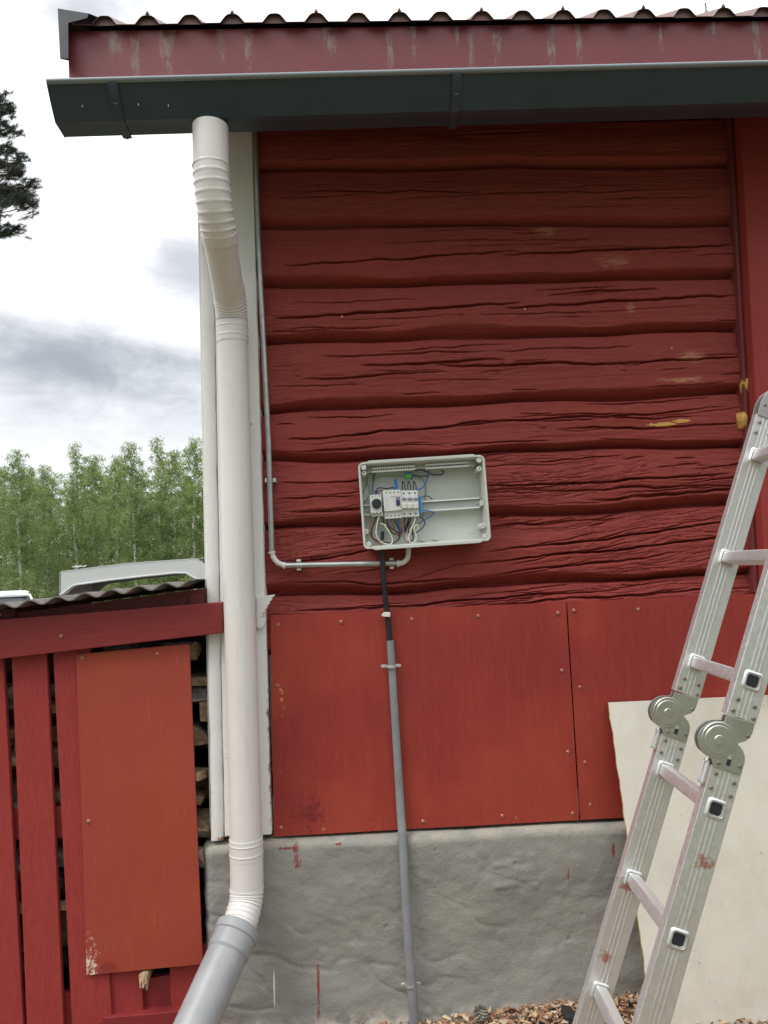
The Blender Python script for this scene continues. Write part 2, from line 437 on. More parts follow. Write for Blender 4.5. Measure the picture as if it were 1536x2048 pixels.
def grid_obj(name, V, nx, ny, m, parent=None, smooth=True):
    """V = (ny*nx,3) numpy array"""
    off = WL[parent.name] if parent is not None else Vector((0, 0, 0))
    V = V - np.array(off)
    i = np.arange((ny-1)*(nx-1)); r = i//(nx-1); c = i % (nx-1)
    a = r*nx+c
    fa = np.stack([a, a+1, a+nx+1, a+nx], 1).astype(np.int32)
    me = bpy.data.meshes.new(name)
    me.vertices.add(len(V)); me.vertices.foreach_set('co', V.astype(np.float32).ravel())
    me.loops.add(fa.size); me.loops.foreach_set('vertex_index', fa.ravel())
    me.polygons.add(len(fa)); me.polygons.foreach_set('loop_start', np.arange(0, fa.size, 4, dtype=np.int32))
    me.update(calc_edges=True); me.validate()
    me.polygons.foreach_set('use_smooth', [smooth]*len(me.polygons))
    me.materials.append(MATS[m])
    o = bpy.data.objects.new(name, me); COL.objects.link(o)
    if parent is not None: o.parent = parent; WL[o.name] = off.copy()
    return o
def bez(pts, n=12):
    """Catmull-Rom through points"""
    p = [Vector(a) for a in pts]; p = [p[0]*2-p[1]] + p + [p[-1]*2-p[-2]]
    out = []
    for i in range(1, len(p)-2):
        for k in range(n):
            t = k/n
            out.append(.5*((2*p[i])+(p[i+1]-p[i-1])*t+(2*p[i-1]-5*p[i]+4*p[i+1]-p[i+2])*t*t+(3*p[i]-p[i-1]-3*p[i+1]+p[i+2])*t**3))
    return out+[p[-2]]
# numpy gradient noise
_pr = np.random.RandomState(3); _perm = _pr.permutation(4096); _g = _pr.uniform(0, 2*pi, 4096)
def pn(x, y):
    xi = np.floor(x).astype(int); yi = np.floor(y).astype(int); xf = x-xi; yf = y-yi
    def g(a, b, dx, dy):
        t = _g[_perm[(_perm[a & 4095]+b) & 4095]]; return np.cos(t)*dx+np.sin(t)*dy
    u = xf**3*(xf*(xf*6-15)+10); v = yf**3*(yf*(yf*6-15)+10)
    n0 = g(xi, yi, xf, yf)*(1-u)+g(xi+1, yi, xf-1, yf)*u
    n1 = g(xi, yi+1, xf, yf-1)*(1-u)+g(xi+1, yi+1, xf-1, yf-1)*u
    return (n0*(1-v)+n1*v)*1.4
def fb(x, y, o=4, r=.5):
    s = 0; a = 1
    for i in range(o): s = s+a*pn(x*2**i+17.3*i, y*2**i+5.1*i); a *= r
    return s
def sst(a, b, x):
    t = np.clip((x-a)/(b-a), 0, 1); return t*t*(3-2*t)

# ------------------------------------------------------------------ ground
def gz(x, y):
    h = .055+.0*x
    h = h + .035*sst(.2, .9, x)*sst(-.6, -.1, y) - .03*sst(-.2, -.8, x)*0
    far = sst(2, 30, np.abs(y))
    h = h - .45*far*(y > 0)
    return h
ax = np.concatenate([-np.geomspace(600, 3, 28), np.linspace(-2.8, 2.8, 113), np.geomspace(3, 600, 28)])
ay = np.concatenate([-np.geomspace(600, 3, 28), np.linspace(-2.8, 2.8, 113), np.geomspace(3, 600, 28)])
GX, GY = np.meshgrid(ax, ay)
GZ = gz(GX, GY) + .012*fb(GX*5, GY*5, 4)*(np.abs(GX) < 4)*(np.abs(GY) < 4)
tag(grid_obj('ground', np.stack([GX.ravel(), GY.ravel(), GZ.ravel()], 1), len(ax), len(ay), 'soil'), None, None, kind='structure')

# ------------------------------------------------------------------ log house
house = thing('log_house', 'red painted log house with grey plinth, white corner board and corrugated roof', 'house', (0, 0, 0))
xs = np.concatenate([np.arange(-.30, 1.44, .004), np.arange(1.46, 3.45, .03)])
bounds = [(3.17, 3.17), (3.02, 3.02), (2.85, 2.845), (2.647, 2.628), (2.435, 2.44), (2.236, 2.245), (2.004, 2.019), (1.835, 1.844), (1.609, 1.64), (1.386, 1.398), (1.20, 1.20)]
rs = np.random.RandomState(11)
def bline(i):
    a, b = bounds[i]; t = (xs+.25)/1.64
    amp = .007 if i < 5 else .012
    return a+(b-a)*t+amp*fb(xs*1.9+i*7.7, xs*0+i*3.1, 3)
BL = [bline(i) for i in range(len(bounds))]
# the big crack lines seen in the photograph: (log index, x0, x1, height fraction at x0, at x1, depth, width)
CR_ = {2: [(-.2, .5, .62, .55, .012, .004), (.2, 1.3, .45, .62, .010, .003)],
       3: [(-.20, .62, .34, .52, .016, .004), (.55, 1.38, .45, .60, .018, .005), (.1, .7, .7, .75, .007, .003)],
       4: [(-.24, .62, .42, .62, .018, .005), (.55, 1.38, .52, .66, .016, .005), (.7, 1.1, .75, .82, .01, .004), (-.2, .2, .2, .25, .006, .003)],
       5: [(-.15, .35, .44, .50, .012, .004), (.05, .55, .62, .66, .014, .005), (.30, 1.02, .58, .55, .016, .005), (.95, 1.38, .52, .57, .015, .004), (-.1, .5, .78, .80, .008, .003), (.6, 1.0, .8, .82, .007, .003)],
       6: [(-.2, .55, .42, .66, .016, .004), (.3, 1.3, .55, .75, .012, .004), (.7, 1.38, .40, .42, .010, .004), (-.2, .1, .18, .25, .008, .004), (.75, 1.2, .62, .60, .010, .003)],
       7: [(-.24, .3, .66, .70, .012, .003), (-.24, .02, .42, .46, .010, .003), (.44, 1.3, .46, .52, .018, .004), (.6, 1.3, .38, .34, .012, .004), (-.2, .2, .22, .28, .012, .005), (.8, 1.38, .2, .26, .014, .006)],
       8: [(.45, 1.38, .50, .78, .018, .004), (.42, 1.35, .35, .56, .020, .004), (-.24, .1, .45, .65, .012, .004), (.5, 1.1, .18, .36, .014, .004), (-.2, .4, .2, .14, .012, .004), (.4, .9, .85, .92, .01, .005)],
       9: [(-.2, .9, .74, .84, .014, .004), (.2, 1.38, .64, .80, .012, .004)]}
for i in range(len(bounds)-1):
    zt = BL[i]; zb = BL[i+1]
    ns = 120 if i >= 2 else 40
    ss = np.concatenate([[0, .004], np.linspace(.012, .988, ns), [.996, 1]])
    Sg, Xg = np.meshgrid(ss, xs, indexing='ij')
    Hh = (zt-zb)[None, :]; Zg = zb[None, :]+Hh*Sg
    rough = 1.0 if i < 5 else (1.4 if i < 7 else 1.8)
    gs = {7: .035, 8: .11, 9: .05}.get(i, .0)
    warp = .03*fb(Xg*1.6+i*3, Zg*5, 3) - gs*Xg
    kn = [(kx, kz) for kx, kz in ((.75, 1.50), (.93, 1.665), (.66, 1.93), (.02, 2.10), (1.0, 1.79), (-.16, 2.13), (.4, 2.33), (.95, 2.12), (.18, 1.27)) if zb.mean() < kz < zt.mean()]
    for kx, kz in kn:
        rr2 = ((Xg-kx)/.05)**2+((Zg-kz)/.018)**2
        warp = warp + .016*np.sign(Zg-kz)*np.exp(-rr2)
    # rounded underside, flatter worked face, small roll at the top
    und = .17+.11*fb(Xg*1.3+i*9, Xg*0+i, 3)
    prof = .052*sst(-.02, 1, np.clip(Sg/np.maximum(und, .05), 0, 1))
    prof = prof - .016*sst(.45, 1, Sg) - .012*sst(.94, 1.0, Sg)**2
    h = prof + rough*(.0011*fb(Xg*3.5+i*5, (Zg+warp)*38, 4, .6) + .0022*fb(Xg*3, Zg*9+i, 3))
    for kx, kz in kn:
        rk = np.sqrt(((Xg-kx)/.014)**2+((Zg-kz)/.009)**2)
        h = h + .0035*np.exp(-rk**2) - .003*np.exp(-((rk-1.25)/.3)**2)
    ridg = 1-np.abs(fb(Xg*5+i*13, (Zg+warp)*75, 3, .6))*2.4
    dens = sst(.0, .5, fb(Xg*1.4+i*4, Zg*6+2, 2)+(.12 if i >= 7 else -.12))
    h = h - rough*.0017*np.clip(ridg, 0, 1)**4*(.05+1.5*dens)
    cl = list(CR_.get(i, []))
    for _ in range(4 if i < 2 else (9 if i < 5 else (16 if i < 7 else 30))):
        x0 = rs.uniform(-.3, 1.3); L = rs.uniform(.06, .45); s0 = rs.uniform(.12, .93)
        cl.append((x0, x0+L, s0, s0+L*(rs.uniform(-.05, .18)+gs/.2), rs.uniform(.003, .010), rs.uniform(.0014, .003)))
    for (x0, x1, s0, s1, dp, wd) in cl:
        t = (xs-x0)/(x1-x0)
        m = (t > 0) & (t < 1)
        if not m.any(): continue
        env = np.sqrt(np.clip(4*t*(1-t), 0, 1))*(.55+.45*np.clip(fb(xs*9+s0*50, xs*0, 2)+.6, 0, 1))
        zc = zb+(zt-zb)*(s0+(s1-s0)*t)+.006*fb(xs*5+s0*31, xs*0+i, 4, .6)
        wdx = wd*(.4+.6*env)
        d = np.abs(Zg-zc[None, :])/(1.35*wdx[None, :])
        h = h - 2.1*(env*dp)[None, :]*np.clip(1-d, 0, 1)*(m[None, :])
        # lip below the crack
        d2 = (Zg-zc[None, :])/.012
        h = h + (env*.0016)[None, :]*np.exp(-(d2+.8)**2*2)*(m[None, :])
    Yg = .036-h
    Yg[0, :] += .06; Yg[-1, :] += .06
    V = np.stack([Xg.ravel(), Yg.ravel(), Zg.ravel()], 1)
    grid_obj('log', V, len(xs), len(ss), 'log_paint', house)

# foam / tow that sticks out beside the post
for (cx, cz, rx, rz) in ((1.368, 2.045, .014, .034), (1.352, 1.925, .02, .036), (1.375, 1.43, .012, .03)):
    m = MB(); n = 14
    vs = []; fs = []
    for a in range(8):
        ph = pi*a/7
        for b in range(n):
            th = 2*pi*b/n; d = Vector((sin(ph)*cos(th), sin(ph)*sin(th), cos(ph)))
            k = 1+.45*mnoise.noise(d*1.7+Vector((cx*9, cz*7, 0)))
            vs.append((cx+d.x*rx*k, -.018+d.y*.02*k, cz+d.z*rz*k))
    fs = [(a*n+b, a*n+(b+1) % n, (a+1)*n+(b+1) % n, (a+1)*n+b) for a in range(7) for b in range(n)]
    m.add(vs, fs); m.build('insulation_foam', 'foam', house, True)

# plinth
xs2 = np.concatenate([np.arange(-.47, 1.5, .005), np.arange(1.55, 3.5, .05)])
ux = np.concatenate([[-1.0, -.8, -.6, -.4, -.2, 0], np.linspace(0, 1, 1)[1:]])
zz = np.concatenate([np.linspace(-.1, .60, 130)])
nxp = len(xs2)
# path round the left corner: side wall part then arc then the front
path = [(-.512, y) for y in np.linspace(3.4, .02, 20)] + [(-.512+.045*(1-cos(a)), .02-.085*sin(a)) for a in np.linspace(.1, pi/2, 12)] + [(x, -.065) for x in xs2[1:]]
path = np.array(path)
rows = []
for z in list(zz):
    rows.append((z, 0))
tops = [(.608, .003), (.615, .008), (.620, .018), (.622, .035), (.622, .06), (.622, .12)]
rows += tops
V = np.zeros((len(rows), len(path), 3))
tx = np.gradient(path[:, 0]); ty = np.gradient(path[:, 1]); L = np.hypot(tx, ty); nx_, ny_ = ty/L, -tx/L
arc = np.cumsum(L)
for r, (z, inn) in enumerate(rows):
    X0 = path[:, 0]; 
    front = path[:, 1] < 0
    u = arc; zz_ = z+0*u
    h = .010*fb(u*1.9, zz_*2.4+3, 3) + .0035*fb(u*4-zz_*2.5, zz_*6+u*1.5, 3, .5) + .0011*fb(u*22, zz_*26, 4, .6) + .0010*fb(u*9-zz_*6, zz_*13+u*4, 3)
    # hand trowelled slanting strokes
    fold = np.abs(fb(u*2.2-zz_*1.5+7, zz_*6+u*2.2, 3)); h = h - .0030*np.clip(1-fold*7, 0, 1)*sst(-.1, .5, fb(u*1.5+3, zz_*2, 2))
    # patched rectangle and pits
    xx = X0
    inside = sst(.40, .42, xx)*sst(.56, .54, xx)*sst(.43, .45, zz_)*sst(.56, .54, zz_)
    h = h + inside*(.002+.0035*fb(xx*9, zz_*40, 3))
    pit = fb(u*24+50, zz_*24, 2); h = h - .004*sst(.85, 1.0, pit)
    h = h + .018*sst(.30, -.1, zz_)*.8
    h = h*sst(.66, .58, zz_ + 0)*1.0 if inn else h
    topw = .006*fb(u*3, u*0+9, 3)
    V[r, :, 0] = path[:, 0]+nx_*(h-inn); V[r, :, 1] = path[:, 1]+ny_*(h-inn); V[r, :, 2] = z+(topw if z > .55 else topw*max(0, z)/.55)
grid_obj('plinth', V.reshape(-1, 3), len(path), len(rows), 'plinth_paint', house)

# corner board: two planks with a gap, rough white paint
def plank(name, x0a, x1a, x0b, x1b, z0, z1, yf, m, parent, yb=.03, wob=.002, dz=.012, cr=.003):
    """vertical plank with slightly uneven edges; a = bottom, b = top"""
    nz_ = int((z1-z0)/dz)+1; b = MB(); vs = []
    sd = rs.uniform(0, 50)
    for i in range(nz_+1):
        t = i/nz_; z = z0+(z1-z0)*t
        a = x0a+(x0b-x0a)*t+wob*float(fb(np.array(z*6.+sd), np.array(1.), 4)); c = x1a+(x1b-x1a)*t+wob*float(fb(np.array(z*6.+sd), np.array(8.), 4))
        vs += [(a, yb, z), (a, yf+cr, z), (a+cr, yf, z), (c-cr, yf, z), (c, yf+cr, z), (c, yb, z)]
    fs = [(i*6+k, i*6+k+1, (i+1)*6+k+1, (i+1)*6+k) for i in range(nz_) for k in range(5)]
    fs += [(0, 5, 4, 3, 2, 1), tuple(nz_*6+k for k in range(6))]
    b.add(vs, fs)
    return b.build(name, m, parent, 'auto', angle=50)
plank('corner_board', -.472, -.4335, -.468, -.428, .635, 3.16, -.052, 'white_paint', house, .02, .0032)
plank('corner_board', -.431, -.284, -.4255, -.291, .645, 3.16, -.050, 'white_paint', house, .02, .0016)
# white board on the gable side, round the corner
b = MB(); b.box((-.480, .085, 1.9), (.014, .16, 2.5)); b.build('corner_board', 'white_paint', house)
# carved bracket
b = MB()
def bp(px, py): p = P(px, py, -.055); return (p.x, p.z)
out = [(514, 1194), (549, 1189)]
for i in range(12):
    t = (i+.5)/12; x = 551-28*t**1.0; y = 1190+46*t
    out.append((x-(3.2 if i % 2 else 0), y))
out += [(533, 1240), (530, 1250), (522, 1256), (514, 1254)]
b.quadbox([bp(*q) for q in out], -.072, -.0495)
b.build('carved_bracket', 'white_paint', house, bevel=.0012)
# right post: a boxed vertical board
plank('vertical_post', 1.345, 1.60, 1.398, 1.62, .64, 3.16, -.075, 'board_paint', house, .03, .002)
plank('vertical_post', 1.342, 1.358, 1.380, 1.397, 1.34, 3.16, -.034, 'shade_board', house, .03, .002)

# cladding sheets with screws
def sheet(q, y0, y1, screws, m='panel_paint', parent=house, name='cladding_panel'):
    b = MB()
    # subdivide a little so the sheet bows
    n = 24; vs = []
    (x0, z0), (x1, z1), (x2, z2), (x3, z3) = q   # TL TR BR BL
    for layer in (0, 1):
        for j in range(n+1):
            for i in range(n+1):
                u = i/n; v = j/n
                x = (x0*(1-u)+x1*u)*(1-v)+(x3*(1-u)+x2*u)*v; z = (z0*(1-u)+z1*u)*(1-v)+(z3*(1-u)+z2*u)*v
                bow = .003*mnoise.noise(Vector((x*2.2, z*2.2, 3)))
                vs.append((x, (y0 if layer == 0 else y1)+bow, z))
    m1 = (n+1)**2; fs = []
    for j in range(n):
        for i in range(n):
            a = j*(n+1)+i; fs += [(a, a+n+1, a+n+2, a+1), (m1+a, m1+a+1, m1+a+n+2, m1+a+n+1)]
    for i in range(n):
        fs += [(i, i+1, m1+i+1, m1+i), (n*(n+1)+i+1, n*(n+1)+i, m1+n*(n+1)+i, m1+n*(n+1)+i+1)]
        a = i*(n+1); fs += [(a+n+1, a, m1+a, m1+a+n+1)]; a += n; fs += [(a, a+n+1, m1+a+n+1, m1+a)]
    b.add(vs, fs)
    o = b.build(name, m, parent, 'auto')
    for (px, py) in screws:
        p = P(px, py, y0); s_ = MB()
        s_.disc((p.x, y0+.002, p.z), .0062, .005, 14, bev=.002); s_.disc((p.x, y0-.0031, p.z), .0022, .0006, 8)
        s_.build('screw', 'screw_head', o, 'auto')
    return o
def X(px, py, y=-.036): p = P(px, py, y); return (p.x, p.z)
sheet([X(541, 1231), X(1132, 1204), X(1158, 1640), X(548, 1673)], -.036, -.029,
      [(556, 1249), (682, 1244), (824, 1238), (957, 1232), (1116, 1226), (555, 1372), (1124, 1341), (1136, 1504), (846, 1643), (1005, 1632), (562, 1655), (1146, 1627)])
sheet([X(1135, 1204), (3.4, X(1500, 1190)[1]+.01), (3.4, .625), X(1161, 1640)], -.0345, -.0275,
      [(1148, 1221), (1277, 1219), (1170, 1525), (1181, 1610), (1160, 1375)])
# small wall nails
for px, py in ((1048, 622), (1341, 700), (684, 637)):
    p = P(px, py, -.03); b = MB(); b.tube([(p.x, .01, p.z), (p.x, -.040, p.z+.003)], .0016, 8); b.disc((p.x, -.039, p.z+.003), .0035, .002, 12)
    b.build('nail', 'screw_head', house)

# eaves: soffit, rafters, fascia, roof
TA = tan(radians(32.6)); KX = .0095
def roofz(x, y): return 3.110+TA*(y+.352)+KX*(x+.8)
b = MB()
def slab(x0, x1, y0, y1, d0, d1, b):
    q = [(x0, y0), (x1, y0), (x1, y1), (x0, y1)]
    vs = [(x, y, roofz(x, y)-d0) for x, y in q]+[(x, y, roofz(x, y)-d1) for x, y in q]
    b.add(vs, [(0, 1, 2, 3), (7, 6, 5, 4), (0, 4, 5, 1), (1, 5, 6, 2), (2, 6, 7, 3), (3, 7, 4, 0)])
for i in range(8):
    slab(-.77, 3.6, -.312+i*.145, -.312+i*.145+.14, .028, .05, b)
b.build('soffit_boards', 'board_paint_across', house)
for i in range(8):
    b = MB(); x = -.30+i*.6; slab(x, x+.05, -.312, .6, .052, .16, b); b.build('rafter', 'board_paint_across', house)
b = MB()
q = [(-.794, -.34), (3.6, -.34)]
b.add([(-.79, -.34, 2.935), (3.6, -.34, 2.935+KX*4.4), (3.6, -.34, roofz(3.6, -.34)-.012), (-.794, -.34, roofz(-.794, -.34)-.016),
       (-.79, -.316, 2.935), (3.6, -.316, 2.935+KX*4.4), (3.6, -.316, roofz(3.6, -.34)-.012), (-.794, -.316, roofz(-.794, -.34)-.016)],
      [(0, 1, 2, 3), (7, 6, 5, 4), (0, 4, 5, 1), (1, 5, 6, 2), (2, 6, 7, 3), (3, 7, 4, 0)])
b.build('fascia', 'fascia_paint', house, bevel=.002)
cx0 = P(205, 45, -.38).x; cx1 = P(1535, 33, -.38).x; pit = (cx1-cx0)/16
b = MB(); prof = []
k = -1
while cx0+k*pit < 3.6:
    c = cx0+k*pit
    for dx, hh in ((-.036, 0), (-.020, .021), (-.012, .0265), (0, .0275), (.012, .0265), (.020, .021), (.036, 0)):
        if c+dx > -.83: prof.append((c+dx, hh))
    k += 1
prof = [(q_[0], q_[1]) for q_ in prof if q_[0] > P(113, 30, -.385).x+.006]
nx_p = len(prof)
vs = []
ys = [-.366, -.36, .3, 1.0, 2.0]
for thk in (0, .0009):
    for y in ys:
        for j, (x, hh) in enumerate(prof):
            vs.append((x, y, roofz(x, y)+hh+.002*mnoise.noise(Vector((x*4, y*.5, 1)))-thk))
fs = []
st = nx_p*len(ys)
for r in range(len(ys)-1):
    for j in range(nx_p-1):
        a = r*nx_p+j; fs += [(a, a+1, a+nx_p+1, a+nx_p), (st+a, st+a+nx_p, st+a+nx_p+1, st+a+1)]
for j in range(nx_p-1): fs.append((j, st+j, st+j+1, j+1))
b.add(vs, fs); roof = b.build('roof', 'roof_metal', house)
# dark filler strip that closes the corrugations at the eave
b = MB()
for j in range(nx_p-1):
    (xa, ha), (xb, hb) = prof[j], prof[j+1]
    b.add([(xa, -.355, roofz(xa, -.355)-.003), (xb, -.355, roofz(xb, -.355)-.003), (xb, -.355, roofz(xb, -.355)+hb-.0012), (xa, -.355, roofz(xa, -.355)+ha-.0012)], [(0, 1, 2, 3)])
b.build('eave_filler', 'roof_metal', house)
for i in range(1, 17, 2):
    x = cx0+i*pit; b = MB(); z = roofz(x, -.36)+.0275
    b.disc((x, -.36, z), .006, .004, 10, R=Matrix.Rotation(-pi/2, 3, 'X')); b.disc((x, -.36, z+.004), .0035, .006, 6, R=Matrix.Rotation(-pi/2, 3, 'X'))
    b.build('roof_screw', 'roof_metal', roof)
# back slope
b = MB(); zr = roofz(0, 2.0); b.add([(-.83, 2.0, zr), (3.6, 2.0, zr+.04), (3.6, 4.4, zr-1.5), (-.83, 4.4, zr-1.55)], [(0, 1, 2, 3)]); b.build('roof', 'roof_metal', house)
# verge flashing at the left end
b = MB()
xo = P(113, 30, -.385).x
pr = [(-.37, 0), (2.0, 0)]
def vpt(x, y, d): return (x, y, roofz(-.83, y)+d)
vs = [vpt(xo, -.375, .050), vpt(xo, 2, .058), vpt(xo+.006, 2, -.10), vpt(xo+.006, -.375, -.105),
      vpt(xo+.09, -.375, .034), vpt(xo+.09, 2, .040)]
vs2 = [(x+.002, y, z-.002) for x, y, z in vs]
b.add(vs+vs2, [(0, 1, 2, 3), (0, 4, 5, 1), (6, 9, 8, 7), (6, 7, 11, 10), (0, 3, 9, 6), (4, 0, 6, 10)])
# return at the front of the flashing
b.add([vpt(xo, -.376, .050), vpt(xo+.006, -.376, -.105), vpt(xo+.03, -.376, -.105), vpt(xo+.03, -.376, .005), vpt(xo+.085, -.376, .02), vpt(xo+.09, -.376, .034)], [(0, 1, 2, 3, 4, 5)])
b.build('verge_flashing', 'verge_metal', house)
# gable wall and rear
b = MB(); b.box((-.47+.06, 1.95, 1.9), (.1, 3.6, 2.6)); b.build('gable_wall', 'log_paint', house)
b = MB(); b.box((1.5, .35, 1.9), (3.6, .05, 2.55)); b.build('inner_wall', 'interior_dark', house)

# ------------------------------------------------------------------ gutter
gut = thing('gutter', 'dark slate grey metal eaves gutter hanging below the red fascia', 'gutter', (-.8, -.4, 2.77))
KG = .019
gp = [(-.478, 2.842), (-.484, 2.846), (-.484, 2.854), (-.476, 2.856), (-.470, 2.850), (-.468, 2.842), (-.456, 2.822), (-.444, 2.805), (-.413, 2.771), (-.345, 2.771), (-.345, 2.87)]
gp = [(-.472, 2.846), (-.444, 2.808), (-.413, 2.771), (-.395, 2.768), (-.345, 2.768), (-.343, 2.90)]
inn = [(-.3445, 2.90), (-.3465, 2.7695), (-.395, 2.7695), (-.4122, 2.7725), (-.443, 2.809), (-.4705, 2.8465)]
pl = gp+inn; n = len(pl)
def gext(poly, x0, x1, b, dz=0):
    n = len(poly); vs = [(x0, y, z+dz+KG*(x0+.8)) for y, z in poly]+[(x1, y, z+dz+KG*(x1+.8)) for y, z in poly]
    b.add(vs, [tuple(range(n)), tuple(range(2*n-1, n-1, -1))]+[(i, i+n, (i+1) % n+n, (i+1) % n) for i in range(n)])
b = MB(); gext(pl, -.8, 3.5, b); b.build('trough', 'gutter_paint', gut)
b = MB(); b.tube([(-.8, -.474, 2.851), (3.5, -.474, 2.851+KG*4.3)], .0078, 12); b.build('rolled_lip', 'gutter_lip', gut, 'auto')
b = MB(); gext([(-.474, 2.848), (-.445, 2.807), (-.413, 2.770), (-.343, 2.767), (-.343, 2.86)], -.8025, -.7995, b); b.build('end_cap', 'gutter_paint', gut)
for px in (226, 915):
    x = P(px, 180, -.47).x; b = MB(); zo = KG*(x+.8)
    strap = [(-.479, 2.859), (-.477, 2.838), (-.449, 2.803), (-.416, 2.7665), (-.395, 2.7635), (-.335, 2.7635)]
    s2 = [(-.335, 2.7675), (-.396, 2.7675), (-.414, 2.770), (-.445, 2.806), (-.473, 2.841), (-.473, 2.861)]
    gext(strap+s2, x-.013, x+.013, b); b.tube([(x, -.449, 2.801+zo), (x, -.339, 2.764+zo)], .0075, 10)
    b.build('gutter_bracket', 'gutter_paint', gut, 'auto', bevel=.001)
for px, py in ((165, 213), (277, 210), (337, 212)):
    p = P(px, py, -.445); b = MB(); b.box((p.x, -.4465, p.z), (.0015, .002, .006)); b.build('paint_fleck', 'white_plastic', gut)

# ------------------------------------------------------------------ downpipe
dp = thing('downpipe', 'white ribbed rainwater downpipe running down the white corner board', 'downpipe', (-.36, -.11, .4))
top = [(-.364, -.418, 2.795), (-.364, -.418, 2.64)]
def sweep(pts, r, name, m, rf=None, n=40, sub=10, parent=dp, caps=True):
    b = MB(); pp_ = bez(pts, sub); b.tube(pp_, r, n, caps, rf and (lambda i, th: rf(i/(len(pp_)-1), th))); return b.build(name, m, parent, 'auto', angle=60)
b = MB(); b.tube([(-.366, -.385, 2.768), (-.366, -.388, 2.70)], .046, 32, False); b.build('outlet_spigot', 'gutter_paint', dp, 'auto')
def hollow(pts, r, name, m, parent, rf=None, n=40):
    b = MB(); b.tube(pts, r, n, False, rf); b.tube(pts, r-.0012, n, False, rf)
    return b.build(name, m, parent, 'auto', angle=60)
# upper elbow with crimps (straight throat, crimped bend, plain end)
def ribs(n, amp, t0, t1, sides=True):
    def f(t, th):
        if t < t0 or t > t1: return 1
        u = (t-t0)/(t1-t0)*n; s = abs(u-round(u))*2
        k = amp*(1-min(1, s*2.2))
        a = 1 if not sides else .25+.75*abs(cos(th))**1.5
        return 1+k*a-amp*.25*a
    return f
el = [(-.368, -.391, 2.766), (-.368, -.392, 2.68), (-.367, -.390, 2.61), (-.364, -.372, 2.54), (-.361, -.338, 2.485), (-.360, -.31, 2.458)]
sweep(el, .0515, 'upper_elbow', 'white_pipe', ribs(8, .085, .30, .86), 48, 26)
sweep([(-.3605, -.325, 2.470), (-.3600, -.16, 2.345)], .0485, 'offset_pipe', 'white_pipe', None, 40, 6)
sweep([(-.3595, -.190, 2.373), (-.3600, -.150, 2.340), (-.361, -.118, 2.300), (-.3615, -.112, 2.26), (-.361, -.112, 2.21)], .0505, 'middle_elbow', 'white_pipe', ribs(7, .05, .22, .62, False), 48, 26)
def coll(z0, z1, x, y, r, name):
    b = MB(); pts = []; rr = []
    N = 40
    for i in range(N+1):
        z = z0+(z1-z0)*i/N; t = i/N
        k = 1
        for c in (.25, .75):
            k += .028*exp(-((t-c)/.035)**2)
        pts.append((x, y, z)); rr.append(r*k)
    b.tube(pts, rr, 40); b.build(name, 'white_pipe', dp, 'auto', angle=70)
coll(2.215, 2.275, -.361, -.112, .0508, 'collar')
sweep([(-.361, -.112, 2.23), (-.3585, -.112, 1.5), (-.3545, -.112, .58)], .0490, 'straight_pipe', 'white_pipe', None, 48, 3)
coll(.60, .66, -.3548, -.112, .0512, 'collar')
le = [(-.3548, -.112, .61), (-.355, -.112, .54), (-.356, -.114, .50), (-.360, -.130, .466), (-.370, -.165, .432), (-.380, -.200, .408), (-.384, -.212, .402)]
sweep(le, .0505, 'lower_elbow', 'white_pipe', ribs(8, .055, .28, .72, False), 48, 26)
# pipe clip behind
b = MB()
for z in (1.95, .9):
    b = MB(); b.tube([(-.36+.056*cos(a), -.112+.056*sin(a), z) for a in np.linspace(.2, pi-.2, 14)], .003, 8)
    b.build('pipe_bracket', 'white_plastic', dp)
# grey ground pipe with socket
gpipe = thing('drain_pipe', 'grey plastic drain pipe with socket taking the foot of the white downpipe', 'pipe', (-.45, -.5, .06))
A = Vector((-.3735, -.176, .4225)); Bv = Vector((-.490, -.43, .215)); dr = (Bv-A).normalized()
def along(d): return A+dr*d
b = MB(); b.tube([along(-.005), along(.0), along(.012), along(.016), along(.024), along(.028), along(.070), along(.078), along(.60)],
                 [.0605, .066, .0665, .0665, .0665, .0625, .0625, .0580, .0580], 48); b.build('socket_pipe', 'grey_pipe', gpipe, 'auto', angle=25)

# ------------------------------------------------------------------ metal conduit
con = thing('conduit', 'thin grey metal conduit down the corner and across to the open box', 'conduit', (-.26, -.02, 1.49))
def cp(px, py, y=-.042): p = P(px, py, y); return (p.x, p.y, p.z)
b = MB(); b.tube([(-.283, -.035, 3.10), (-.279, -.035, 2.6), cp(537, 880, -.04), cp(544, 1105)], .0090, 16); b.build('vertical_tube', 'alu_tube', con, 'auto')
b = MB(); b.tube(bez([cp(544, 1100), cp(546, 1112), cp(554, 1124), cp(568, 1131)], 8), .0085, 16); b.tube([cp(543.5, 1103), cp(544, 1107)], .0115, 16); b.tube([cp(567, 1131), cp(571, 1131)], .0115, 16); b.build('elbow', 'white_plastic', con, 'auto')
b = MB(); b.tube([cp(569, 1131), cp(797, 1126.5)], .0095, 16); b.build('horizontal_tube', 'alu_tube', con, 'auto')
b = MB(); b.tube(bez([cp(795, 1127), cp(806, 1125), cp(815, 1116), cp(817, 1100, -.042), cp(816, 1088, -.042)], 8), .0088, 16); b.tube([cp(794, 1127), cp(798, 1127)], .0118, 16); b.build('elbow', 'white_plastic', con, 'auto')
